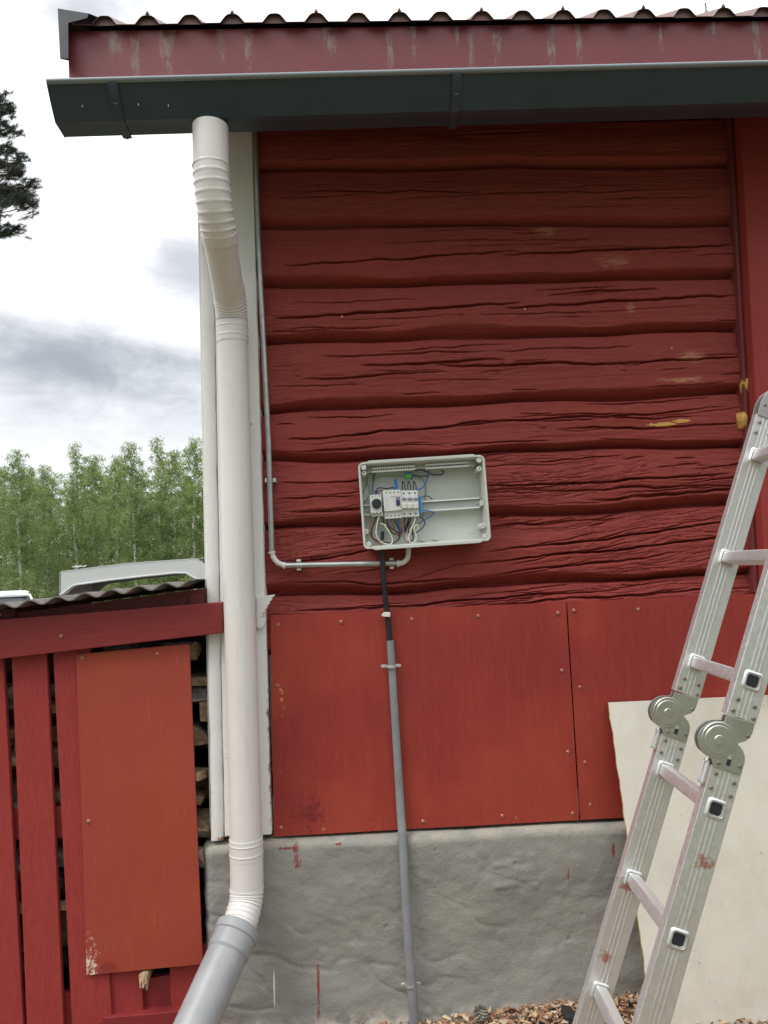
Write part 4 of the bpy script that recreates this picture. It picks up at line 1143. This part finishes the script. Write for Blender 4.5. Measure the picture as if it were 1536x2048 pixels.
# ------------------------------------------------------------------ woodshed
shed = thing('woodshed', 'low red slatted woodshed with a wavy roof sheet beside the house corner', 'shed', (-.8, 0, .05))
YS = -.055
def SX(px, py, y=YS): p = P(px, py, y); return (p.x, p.z)
def slat(tl_, tr__, bl_, br_, yf, yb, name='slat', m='board_paint', bev=.002):
    b = MB(); q = [SX(*tl_, yf), SX(*tr__, yf), SX(*br_, yf), SX(*bl_, yf)]; b.quadbox(q, yf, yb)
    return b.build(name, m, shed, bevel=bev)
slat((-90, 1310), (6, 1316), (-50, 2160), (52, 2160), YS, YS+.02)
slat((22, 1290), (92, 1290), (58, 2160), (132, 2160), YS, YS+.02)
slat((105, 1290), (180, 1290), (145, 2070), (224, 2040), YS, YS+.02)
slat((-190, 1310), (-105, 1316), (-160, 2160), (-70, 2160), YS, YS+.02)
slat((-300, 1310), (-215, 1316), (-270, 2160), (-180, 2160), YS, YS+.02)
# rails behind the slats
slat((-400, 1640), (150, 1612), (-400, 1702), (150, 1674), YS+.022, YS+.045, 'cross_rail', 'board_paint_across')
slat((-400, 2000), (214, 1984), (-400, 2160), (214, 2160), YS+.022, YS+.045, 'cross_rail', 'board_paint_across')
slat((205, 2036), (440, 2016), (205, 2140), (440, 2120), YS-.012, YS+.045, 'cross_rail', 'board_paint_across')
slat((212, 1930), (283, 1930), (222, 2033), (287, 2030), YS+.012, YS+.035, 'slat')
slat((287, 1958), (345, 1950), (289, 2027), (345, 2022), YS+.03, YS+.05, 'cross_rail', 'board_paint_across')
slat((338, 1900), (425, 1890), (342, 2020), (425, 2016), YS+.018, YS+.04, 'slat')
# panel with screws
sheet([SX(152, 1309, YS-.012), SX(378, 1288, YS-.012), SX(405, 1929, YS-.012), SX(173, 1951, YS-.012)], YS-.010, YS-.001,
      [(164, 1315), (314, 1307), (177, 1643)], 'shed_panel_paint', shed, 'front_panel')
# worn pale edge of that panel
# beam across
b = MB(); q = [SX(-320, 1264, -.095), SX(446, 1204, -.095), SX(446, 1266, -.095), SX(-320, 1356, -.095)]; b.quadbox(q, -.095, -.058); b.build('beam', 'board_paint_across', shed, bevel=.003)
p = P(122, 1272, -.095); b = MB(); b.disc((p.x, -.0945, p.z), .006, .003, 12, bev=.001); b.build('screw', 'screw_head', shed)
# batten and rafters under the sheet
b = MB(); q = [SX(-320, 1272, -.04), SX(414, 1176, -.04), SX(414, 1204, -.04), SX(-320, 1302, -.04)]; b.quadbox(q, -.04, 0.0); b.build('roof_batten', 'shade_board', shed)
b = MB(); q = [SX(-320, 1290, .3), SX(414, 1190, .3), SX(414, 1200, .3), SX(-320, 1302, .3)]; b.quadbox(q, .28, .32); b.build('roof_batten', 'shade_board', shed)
b = MB(); pr_ = [P(-20+i*.9, 1240, -.04) for i in range(2)]; 
for px in (30, 400): 
    p = P(px, 1222-px*.08, .0); b = MB(); b.box((p.x, .3, p.z-.02), (.045, .7, .05)); b.build('rafter', 'shade_board', shed)
# corrugated sheet
x0c = -1.75; x1c = -.487; e0 = P(0, 1208, -.15); e1 = P(410, 1156, -.15); ks = (e1.z-e0.z)/(e1.x-e0.x)
pw = (P(383, 1160, -.15).x-P(58, 1197, -.15).x)/6; xc0 = P(58, 1197, -.15).x
nx3 = 240; vs = []; ysh = [-.15, -.148, .1, .4, .8, 1.15]
for th_ in (0, .0045):
    for yy in ysh:
        for i in range(nx3):
            x = x0c+(x1c-x0c)*i/(nx3-1)
            z = e0.z+ks*(x-e0.x)-.005+.0085*cos(2*pi*(x-xc0)/pw)+.002*mnoise.noise(Vector((x*5, yy*2, 0)))-.012*(yy+.15)-th_
            vs.append((x, yy+.003*mnoise.noise(Vector((x*9, 0, 4))), z))
st = nx3*len(ysh); fs = []
for r in range(len(ysh)-1):
    for i in range(nx3-1):
        a = r*nx3+i; fs += [(a, a+1, a+nx3+1, a+nx3), (st+a, st+a+nx3, st+a+nx3+1, st+a+1)]
for i in range(nx3-1): fs.append((i, st+i, st+i+1, i+1)); 
b = MB(); b.add(vs, fs); b.build('roof_sheet', 'fibre_roof', shed, 'auto', angle=60)
# back and side walls, floor plate
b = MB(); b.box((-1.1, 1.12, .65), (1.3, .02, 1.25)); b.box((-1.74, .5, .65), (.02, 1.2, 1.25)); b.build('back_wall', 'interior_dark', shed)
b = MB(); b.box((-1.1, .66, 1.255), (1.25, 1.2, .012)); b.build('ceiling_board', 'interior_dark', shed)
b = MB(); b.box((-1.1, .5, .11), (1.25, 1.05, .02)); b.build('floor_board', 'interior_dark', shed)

# firewood: prototypes of split logs lying across or end-on
def split_log(kind, seed):
    r = random.Random(seed); t = thing('firewood', None, None, (0, 0, 0)); L_ = .30
    b = MB(); R_ = .05; n = 10
    if kind == 'half': prof_ = [(R_*cos(a), R_*sin(a)) for a in np.linspace(-.1, pi+.1, n)]
    elif kind == 'quarter': prof_ = [(0, 0)]+[(R_*1.25*cos(a), R_*1.25*sin(a)) for a in np.linspace(0, pi/2+.2, n-2)]
    else: prof_ = [(-.05, -.012), (.05, -.014), (.052, .012), (-.048, .015)]
    m = len(prof_); vs = []; N = 8
    for k in range(N+1):
        for i, (x, z) in enumerate(prof_):
            j = 1+.10*mnoise.noise(Vector((x*30+seed, k*.7, z*30)))
            vs.append((x*j, -L_/2+L_*k/N, z*j))
    for k in range(N):
        for i in range(m):
            b.cur = 0 if (kind != 'slab' and (0 if kind == 'half' else 1) <= i < m-1) else 1
            b.add([], []); b.f.append((k*m+i, k*m+(i+1) % m, (k+1)*m+(i+1) % m, (k+1)*m+i)); b.mi.append(b.cur)
    b.v = [tuple(v) for v in vs]
    b.f += [tuple(range(m)), tuple(N*m+i for i in range(m))]; b.mi += [1, 1]
    o = b.build('split_log', ['bark', 'wood_end'], t, 'auto', angle=35)
    return t, o
protos = [split_log(k_, i) for i, k_ in enumerate(('half', 'quarter', 'slab', 'quarter', 'half'))]
used = set()
def wood(x, y, z, rz, ry, k, label, group='firewood stacked inside the woodshed'):
    t, o = protos[k]
    if k in used:
        t2 = t.copy(); COL.objects.link(t2); o2 = o.copy(); COL.objects.link(o2); o2.parent = t2; t = t2
    used.add(k)
    t.location = (x, y, z); t.rotation_euler = (0, ry, rz); tag(t, label, 'firewood', group)
R3 = random.Random(5)
ORD = ['lowest', 'second', 'third from the bottom', 'fourth from the bottom', 'fifth from the bottom', 'sixth from the bottom', 'seventh from the bottom', 'eighth from the bottom', 'ninth from the bottom', 'tenth from the bottom', 'eleventh from the bottom', 'twelfth from the bottom', 'thirteenth from the bottom', 'fourteenth from the bottom', 'fifteenth from the bottom', 'sixteenth from the bottom', 'seventeenth from the bottom', 'eighteenth from the bottom', 'nineteenth from the bottom', 'twentieth from the bottom']
gaps = [(-1.145, 'gap at the leftmost red slats'), (-1.015, 'gap left of the orange panel'), (-.535, 'gap beside the white corner board')]
for gx, lb in gaps:
    z = .15 if gx < -.6 else .60
    j = 0
    while z < 1.20:
        k = R3.randrange(5); across = R3.random() < .5
        wood(gx+R3.uniform(-.02, .02)-(.115 if across and gx > -.6 else 0), (.015 if across else .145)+R3.uniform(0, .05), z, (pi/2 if across else 0)+R3.uniform(-.25, .25), R3.uniform(-.5, .5)+(pi if R3.random() < .3 else 0), k, f'split firewood, {ORD[j]}'.replace(' from the bottom', ' up')+f' in the {lb}')
        z += R3.uniform(.055, .085); j += 1
    z = .15
    while z < 1.2:
        wood(gx+R3.uniform(-.1, .1), .42+R3.uniform(0, .05), z, pi/2*R3.randrange(2)+R3.uniform(-.2, .2), R3.uniform(-2, 2), R3.randrange(5), f'dim firewood deep behind the front row, {lb}', f'firewood deep in the {lb}'); z += .1
# broken stub below the orange panel
p = P(291, 1953, YS); t = thing('firewood_stub', 'broken pale stub of wood poking out under the orange panel', 'firewood', (p.x, YS, p.z))
b = MB(); N = 9
for k_ in range(7):
    th = k_*2*pi/7; ox, oz = .008*cos(th)*(k_ > 0), .007*sin(th)
    b.tube([(p.x+ox, .08, p.z+.012+oz), (p.x+ox*1.2, YS-.012, p.z+oz+.004), (p.x+ox*1.5+.003, YS-.026-.01*R3.random(), p.z-.010+oz-.012*R3.random())], [.011, .009, .002], 7)
b.build('splinters', 'wood_end', t, 'auto')

# ------------------------------------------------------------------ cover lying on the shed roof
lid = thing('box_cover', 'pale grey plastic cover with an arched edge lying on the shed roof', 'cover', (-.75, .3, 1.45))
YL = .12
def LXp(zx, zy): p = P(zx/2.743, 840+zy/2.743, YL); return (p.x, p.z)
o1 = [LXp(327, 962), LXp(326, 838), LXp(338, 830), LXp(700, 785), LXp(1060, 760), LXp(1200, 768), (-.40, LXp(1300, 775)[1]), (-.40, LXp(1300, 886)[1]), LXp(1150, 884), LXp(1085, 882), LXp(1050, 868), LXp(1018, 846), LXp(960, 846), LXp(800, 862), LXp(600, 884), LXp(420, 910), LXp(395, 925), LXp(370, 950), LXp(345, 962)]
b = MB(); b.quadbox(o1, YL, YL+.004); b.build('front_wall', 'lid_plastic', lid, bevel=.0015)
# lip following the arch
lipp = [LXp(330, 958), LXp(350, 950), LXp(375, 928), LXp(400, 910), LXp(425, 903), LXp(600, 878), LXp(800, 855), LXp(960, 839), LXp(1020, 839), LXp(1055, 860), LXp(1090, 876), LXp(1150, 878)]
b = MB(); b.tube([(x, YL-.002, z) for x, z in lipp], .0035, 8); b.build('lip', 'lid_plastic', lid, 'auto')
b = MB(); dz_ = .015
b.quadbox([(x, z) for x, z in o1], YL+.33, YL+.334); b.build('back_wall', 'lid_plastic', lid)
tp = [LXp(326, 838), LXp(338, 829), LXp(700, 784), LXp(1060, 759), LXp(1200, 767), (-.40, LXp(1300, 774)[1])]
b = MB(); vs = [(x, YL-.001, z) for x, z in tp]+[(x, YL+.335, z) for x, z in tp]; n = len(tp)
vs += [(x, y, z-.003) for x, y, z in vs]
fs = []
for i in range(n-1): fs += [(i, i+1, n+i+1, n+i), (2*n+i, 3*n+i, 3*n+i+1, 2*n+i+1), (i, 2*n+i, 2*n+i+1, i+1)]
b.add(vs, fs); b.build('top_plate', 'lid_plastic', lid, 'auto')
xl = LXp(326, 838); b = MB(); b.box((xl[0]+.002, YL+.167, (xl[1]+LXp(327, 962)[1])/2), (.004, .334, xl[1]-LXp(327, 962)[1])); b.build('side_wall', 'lid_plastic', lid)
q = P(407, 1119, YL); b = MB(); b.box((q.x, YL-.001, q.z), (.028, .003, .0035)); b.box((q.x+.002, YL-.001, q.z-.006), (.006, .003, .010)); b.build('slot', 'dark_plastic', lid)
# torn film on top
p = P(158, 1133, YL+.05); b = MB()
for i in range(7): b.box((p.x+(i-3)*.006, YL+.05+.01*R3.random(), p.z-.001+.003*R3.random()), (.010, .012, .002), Matrix.Rotation(R3.uniform(-.9, .9), 3, 'Y'))
b.build('torn_film', 'white_plastic', lid)

# ------------------------------------------------------------------ ground litter
def gz1(x, y): return float(gz(np.array(x), np.array(y)))
b = MB(); R4 = random.Random(9)
def chip(x, y, z, s, b):
    n = R4.choice((4, 5, 6)); ang = sorted(R4.uniform(0, 2*pi) for _ in range(n)); asp = R4.uniform(.35, .8)
    Rm = Matrix.Rotation(R4.uniform(0, 2*pi), 3, 'Z') @ Matrix.Rotation(R4.gauss(0, .45), 3, 'X') @ Matrix.Rotation(R4.gauss(0, .35), 3, 'Y')
    vs = []
    for h in (0, .0025):
        for a in ang: vs.append(Vector((x, y, z))+Rm @ Vector((s*cos(a), s*asp*sin(a), h+.25*s*cos(a)**2)))
    b.add(vs, [tuple(range(n)), tuple(range(2*n-1, n-1, -1))]+[(i, i+n, (i+1) % n+n, (i+1) % n) for i in range(n)])
for i in range(8500):
    x = R4.uniform(-.55, 1.7); y = -.05-abs(R4.gauss(0, .28))
    if y < -1.3: continue
    x2 = x
    hump = .018*max(0, min(1, (x-.05)*3))*max(0, 1-abs(y+.14)/.12)
    near = max(0, 1-abs(y+.08)/.10)
    if x < .12 and R4.random() < .5: continue
    z = gz1(x, y)+R4.uniform(-.004, .018)+hump
    chip(x, y, z, R4.uniform(.004, .019), b)
tag(b.build('bark_litter', 'bark_chips'), 'reddish brown bark flakes and chips scattered along the plinth', 'bark litter', kind='stuff')
# cone
p = P(961, 2024, -.13); t = thing('pine_cone', 'small open brown pine cone standing on the bark litter', 'pine cone', p)
b = MB(); b.cur = 0
for i in range(60):
    f = i/60; th = i*2.4; z = -.018+.036*f; r_ = .013*sin(pi*min(1, .18+.8*f))+.003
    c = Vector((p.x+cos(th)*r_*.6, p.y+sin(th)*r_*.6, p.z+z)); o_ = Vector((cos(th), sin(th), -.35+.9*f)).normalized(); sd_ = Vector((-sin(th), cos(th), 0))
    w1 = .0045
    b.add([c-sd_*w1*.5, c+sd_*w1*.5, c+o_*r_*.8+sd_*w1, c+o_*r_*.95, c+o_*r_*.8-sd_*w1, c+Vector((0, 0, .003)), c+o_*r_*.8+Vector((0, 0, .003))], [(0, 1, 2, 3, 4), (0, 5, 1), (5, 6, 2, 1), (5, 0, 4, 6), (6, 4, 3), (6, 3, 2)])
b.build('scales', 'bark', t)
# black block behind the ladder rail
p = P(1136, 2034, -.16); b = MB(); b.box((p.x, -.16, p.z), (.035, .06, .04), Matrix.Rotation(.25, 3, 'Y')); o = b.build('rubber_block', 'rubber', None, bevel=.008)
tag(o, 'black rubber block on the bark beside the ladder foot', 'rubber block')

# ------------------------------------------------------------------ car
car = thing('parked_car', 'white car parked before the birches, roof showing above the shed', 'car', (-12.9, 27, -.4))
cR = Matrix.Rotation(radians(-62), 3, 'Z'); c0 = Vector((-13.6, 27.6, -.42))
def CW(x, y, z): return c0+cR @ Vector((x, y, z))
secs = [(-2.15, .45, .80, .62), (-2.1, .30, .92, .80), (-1.9, .28, 1.0, .86), (-.9, .26, 1.0, .9), (.9, .26, 1.0, .9), (1.7, .28, .95, .86), (2.05, .32, .80, .80), (2.15, .45, .70, .6)]
def loft(secs, name, m, par):
    b = MB(); vs = []; n = 12
    for x, zb, zt2, hw in secs:
        for k in range(n):
            a = 2*pi*k/n+pi/n; ca_, sa_ = cos(a), sin(a)
            sx = abs(ca_)**.5*(1 if ca_ > 0 else -1); sz = abs(sa_)**.5*(1 if sa_ > 0 else -1)
            vs.append(CW(x, sx*hw, (zb+zt2)/2+sz*(zt2-zb)/2))
    N = len(secs)
    b.add(vs, [(i*n+k, i*n+(k+1) % n, (i+1)*n+(k+1) % n, (i+1)*n+k) for i in range(N-1) for k in range(n)]+[tuple(range(n)), tuple((N-1)*n+k for k in range(n))])
    return b.build(name, m, par, 'auto', angle=50)
loft(secs, 'body', 'car_white', car)
loft([(-1.75, .9, 1.0, .78), (-1.45, .9, 1.30, .74), (-.9, .9, 1.38, .72), (.1, .9, 1.38, .72), (.75, .9, 1.12, .76), (1.05, .9, 1.0, .78)], 'windows', 'car_glass', car)
loft([(-1.5, 1.33, 1.40, .66), (-1.2, 1.36, 1.50, .70), (-.3, 1.38, 1.54, .71), (.15, 1.36, 1.48, .69), (.35, 1.30, 1.38, .66)], 'roof', 'car_white', car)
for sx in (-1, 1):
    for xa, xb in ((.35, .95), (-.25, -.22), (-1.5, -1.8)):
        b = MB(); b.tube([CW(xa, sx*.70, 1.36), CW(xb, sx*.80, .98)], .045, 8); b.build('pillar', 'car_white', car)
    for x in (-1.3, 1.35):
        b = MB(); b.tube([CW(x, sx*.72, .31), CW(x, sx*.90, .31)], .31, 24); wh = b.build('wheel', 'rubber', car, 'auto'); b = MB(); b.tube([CW(x, sx*.90, .31), CW(x, sx*.91, .31)], .19, 20); b.build('rim', 'galv', wh, 'auto')
    b = MB(); b.box(CW(2.12, sx*.55, .68), (.08, .3, .14), cR); b.build('headlight', 'galv', car)
b = MB(); b.tube([CW(-1.2, 0, 1.5), CW(-1.4, 0, 1.72)], .012, 6); b.build('aerial', 'car_trim', car)

# ------------------------------------------------------------------ trees
def birch_proto(seed, H=10.2, nb=80, wide=1.5, leaves=400):
    r = random.Random(seed); t = thing('birch_tree', None, None, (0, 0, 0))
    b = MB(); tx = [r.gauss(0, .10) for _ in range(8)]
    def trunk(h): f = h/H*6.99; i = int(f); g = f-i; return Vector(((tx[i]*(1-g)+tx[i+1]*g)*h/H*1.8, (tx[(i+3) % 8]*(1-g)+tx[(i+4) % 8]*g)*h/H, h))
    b.tube([trunk(H*k/14*.999) for k in range(15)], [.10*(1-k/14)**.8+.008 for k in range(15)], 8); b.build('trunk', 'birch_bark', t, 'auto')
    lb = MB(); bb = MB(); V_ = []; Fc = []
    for i in range(nb):
        h = H*(.12+.87*(i/nb)**.85); f = h/H
        Lb = wide*(1.75*(1-f)**.75*(1-.35*max(0, .35-f)/.35)+.07)*r.uniform(.4, 1.45); th = i*2.4+r.uniform(-.5, .5)
        p0 = trunk(h*.985); up = r.uniform(.5, 1.3)
        d = Vector((cos(th), sin(th), 0))
        pts = [p0+d*(Lb*s_)+Vector((0, 0, Lb*(up*s_-.95*up*s_*s_*1.0))) for s_ in (0, .25, .5, .75, 1)]
        bb.tube(pts, [.022*(1-f)+.008, .014, .010, .006, .003], 5)
        nl = int(leaves*(.12+Lb*.7))
        nc = max(3, int(4+Lb*5))
        cl_ = []
        for c in range(nc):
            s_ = r.uniform(.15, 1.05); q_ = p0.lerp(p0, 0)+d*(Lb*s_)+Vector((0, 0, Lb*(up*s_-.95*up*s_*s_)))
            q_ += Vector((r.gauss(0, .16), r.gauss(0, .16), 0)); cl_.append((q_, r.uniform(.25, 1.15)*(.45+.55*(1-f))))
        for l in range(nl):
            q_, hang = r.choice(cl_); u = r.random()
            c = q_+Vector((r.gauss(0, .11)*(1-.5*u)+.05*u*cos(th), r.gauss(0, .11)*(1-.5*u), .08-hang*u+r.gauss(0, .05)))
            s_ = r.uniform(.018, .038); a1 = r.uniform(0, 2*pi); tl_ = r.gauss(0, .8)
            ex = Vector((cos(a1), sin(a1), 0))*s_; ey = Vector((-sin(a1)*sin(tl_), cos(a1)*sin(tl_), -cos(tl_)))*s_*1.5
            k = len(V_); V_ += [c-ex, c-ey*.6, c+ex, c+ey]; Fc.append((k, k+1, k+2, k+3))
    bb.build('branches', 'pine_bark', t)
    lb.v = [tuple(v) for v in V_]; lb.f = Fc; lb.mi = [0]*len(Fc); lb.build('crown', 'birch_leaf', t)
    return t
def copy_tree(t):
    c = t.copy(); COL.objects.link(c)
    for ch in t.children:
        d = ch.copy(); COL.objects.link(d); d.parent = c
    return c
bp_ = [birch_proto(1), birch_proto(5, wide=1.15, nb=66), birch_proto(9, wide=1.7, nb=84), birch_proto(13, wide=1.35, nb=74)]
G = 'birches at the edge of the wood'
spec_ = [(40, 893, 42, 'tall birch at the left end of the row with a broad crown'),
         (150, 878, 44, 'birch with a pointed top rising above the parked car'),
         (188, 903, 47, 'slim birch just right of the pointed one above the cover left end'),
         (232, 902, 43, 'birch with a ragged top above the middle of the plastic cover'),
         (268, 878, 41, 'broad topped birch with a white trunk above the plastic cover'),
         (315, 866, 46, 'birch with the thin whip-like top left of the white corner board'),
         (350, 893, 42, 'low birch in the gap second from the corner board'),
         (385, 866, 40, 'bright green birch right against the white corner board'),
         (95, 925, 48, 'low birch filling the dip right of the broad leftmost crown'),
         (440, 880, 45, 'birch behind the downpipe and corner board'),
         (500, 860, 43, 'birch hidden behind the house corner'),
         (-30, 900, 44, 'birch at the very left edge of the view'),
         (-95, 880, 46, 'birch beyond the left edge of the view')]
ub = set()
for i, (px, py, d, lb_) in enumerate(spec_):
    k = i % 4; tp_ = P(px, py, d-DIST); H_ = tp_.z+.4
    t = bp_[k] if k not in ub else copy_tree(bp_[k]); ub.add(k)
    s_ = H_/10.2; t.scale = (s_*1.0, s_, s_); t.rotation_euler = (0, 0, i*1.7); t.location = (tp_.x, d-DIST, -.4); tag(t, lb_, 'birch', G)
R5 = random.Random(21)
for i in range(15):
    d = R5.uniform(50, 60); px = -130+i*46; tp_ = P(px, R5.uniform(925, 985), d); H_ = tp_.z+.4
    t = copy_tree(bp_[i % 4]); s_ = H_/10.2; t.scale = (s_*1.35, s_*1.35, s_); t.rotation_euler = (0, 0, R5.uniform(0, 6)); t.location = (tp_.x, d, -.4)
    tag(t, f'dim birch of the back row, {ORD[i]}'.replace(' from the bottom', ' tree from the left').replace('lowest', 'nearest the left edge'), 'birch', 'birches of the back row')
# undergrowth at the foot of the birches
bu = MB(); V_ = []; Fc = []
for i in range(26000):
    x = R5.uniform(-34, -6); y = R5.uniform(38, 46); hh_ = 1.3+.9*mnoise.noise(Vector((x*.5, y*.3, 0)))+.5*mnoise.noise(Vector((x*1.7, y, 0)))
    c = Vector((x, y, -.4+abs(R5.gauss(0, .5))*hh_)); s_ = R5.uniform(.05, .10); a1 = R5.uniform(0, 2*pi); tl_ = R5.gauss(0, .8)
    ex = Vector((cos(a1), sin(a1), 0))*s_; ey = Vector((-sin(a1)*sin(tl_), cos(a1)*sin(tl_), -cos(tl_)))*s_*1.3
    k = len(V_); V_ += [c-ex, c-ey*.6, c+ex, c+ey]; Fc.append((k, k+1, k+2, k+3))
bu.v = [tuple(v) for v in V_]; bu.f = Fc; bu.mi = [0]*len(Fc)
tag(bu.build('undergrowth', 'birch_leaf'), 'green undergrowth at the foot of the birches', 'undergrowth', kind='stuff')

# pine whose branch tips enter at the upper left
def needles(p0, p1, n, ln, V_, Fc, r, wdt=.0016):
    ax_ = (p1-p0); 
    for i in range(n):
        t_ = r.random(); c = p0+ax_*t_; axn = ax_.normalized()
        q = Vector((r.gauss(0, 1), r.gauss(0, 1), r.gauss(0, 1))); q = (q-axn*q.dot(axn)).normalized()
        d = (q*.85+axn*r.uniform(.35, 1.0)).normalized()*ln*r.uniform(.7, 1.15)
        sd_ = d.cross(Vector((r.gauss(0, 1), r.gauss(0, 1), r.gauss(0, 1)))).normalized()*wdt
        k = len(V_); V_ += [c-sd_, c+sd_, c+d]; Fc.append((k, k+1, k+2))
PB = Vector((-5.0, 4.6, gz1(-5, 4.6)))
pine = thing('pine_tree', 'dark needled pine reaching in from the left edge below the gutter height', 'pine', PB)
b = MB(); b.tube([PB+Vector((0.05*sin(k), .05*cos(k*1.3), k*.9)) for k in range(11)], [.17-.013*k for k in range(11)], 12); b.build('trunk', 'pine_bark', pine, 'auto')
V_ = []; Fc = []; bb = MB(); R6 = random.Random(31)
tips = [(8, 192), (20, 225), (30, 262), (26, 300), (40, 322), (44, 350), (66, 372), (60, 398), (66, 412), (36, 458), (20, 462), (4, 250), (8, 330), (15, 290), (20, 380), (38, 388), (48, 400), (6, 410), (30, 345), (2, 465), (10, 210), (52, 385)]
ends = [P(px, py, 4.3+R6.uniform(-.35, .5)) for px, py in tips]
for e in ends:
    base = PB+Vector((0, 0, e.z-PB.z+R6.uniform(-.3, .5))); bb.tube([base, base.lerp(e, .5)+Vector((0, 0, .06)), e-(e-base).normalized()*.05], [.02, .012, .003], 5)
    ax_ = (e-base).normalized()
    for j in range(60):
        f = R6.random()**1.3*.7; q = e-ax_*(f*1.5)+Vector((R6.gauss(0, .05), R6.gauss(0, .09), R6.gauss(0, .07)))*(.35+f*1.8)
        if j == 0: q = e-ax_*.07
        d = (ax_*.9+Vector((R6.gauss(0, .35), R6.gauss(0, .35), R6.gauss(.15, .25)))).normalized()*.075
        if j == 0: d = ax_*.07
        bb.tube([q-d*.8, q+d], .0022, 4); needles(q, q+d, 80, .045, V_, Fc, R6)
for i in range(60):
    h = R6.uniform(2.2, 8.8); th = R6.uniform(0, 2*pi); Lb = R6.uniform(.6, 1.6)
    if cos(th) > .3: continue
    base = PB+Vector((0, 0, h)); e = base+Vector((cos(th)*Lb, sin(th)*Lb, R6.uniform(-.1, .4))); bb.tube([base, e], [.02, .004], 5)
    for j in range(8):
        q = base.lerp(e, R6.uniform(.3, 1))+Vector((R6.gauss(0, .15), R6.gauss(0, .15), R6.gauss(0, .08))); d = (e-base).normalized()*.08; needles(q, q+d, 26, .05, V_, Fc, R6, .003)
bb.build('branches', 'pine_bark', pine); nb_ = MB(); nb_.v = [tuple(v) for v in V_]; nb_.f = Fc; nb_.mi = [0]*len(Fc); nb_.build('crown', 'pine_needle', pine)

# spruce behind the house
sp_ = P(1411, 6, 22-DIST); spr = thing('spruce_tree', 'tip of a distant spruce showing above the roof edge at the right', 'spruce', (sp_.x, sp_.y, -.3))
Hs = sp_.z+.3; b = MB(); b.tube([(sp_.x, sp_.y, -.3+Hs*k/8) for k in range(9)], [.22*(1-k/8)+.012 for k in range(9)], 8); b.build('trunk', 'pine_bark', spr, 'auto')
V_ = []; Fc = []; z_ = .4; bb = MB()
while z_ < Hs-1.5:
    Lb = (Hs-z_)*.16+.1
    for k_ in range(7):
        th = R6.uniform(0, 2*pi); p0 = Vector((sp_.x, sp_.y, -.3+z_)); e = p0+Vector((cos(th)*Lb, sin(th)*Lb, .05)); bb.tube([p0, e], [.02, .005], 4)
        for j in range(5):
            q = p0.lerp(e, .2+.8*j/5); needles(q, q+(e-p0)*.2, 10, .16, V_, Fc, R6, .02)
    z_ += .33
for k_ in range(46):
    zt2 = Hs-.02-k_*.032; Lb = .03+.10*k_/46+(.12 if k_ % 9 == 0 else 0); th = k_*2.4; p0 = Vector((sp_.x, sp_.y, -.3+zt2)); e = p0+Vector((cos(th)*Lb, sin(th)*Lb, Lb*.8)); bb.tube([p0, e], [.008, .003], 4); needles(p0, e, 16, .045, V_, Fc, R6, .006)
bb.build('branches', 'pine_bark', spr); nb_ = MB(); nb_.v = [tuple(v) for v in V_]; nb_.f = Fc; nb_.mi = [0]*len(Fc); nb_.build('crown', 'pine_needle', spr)
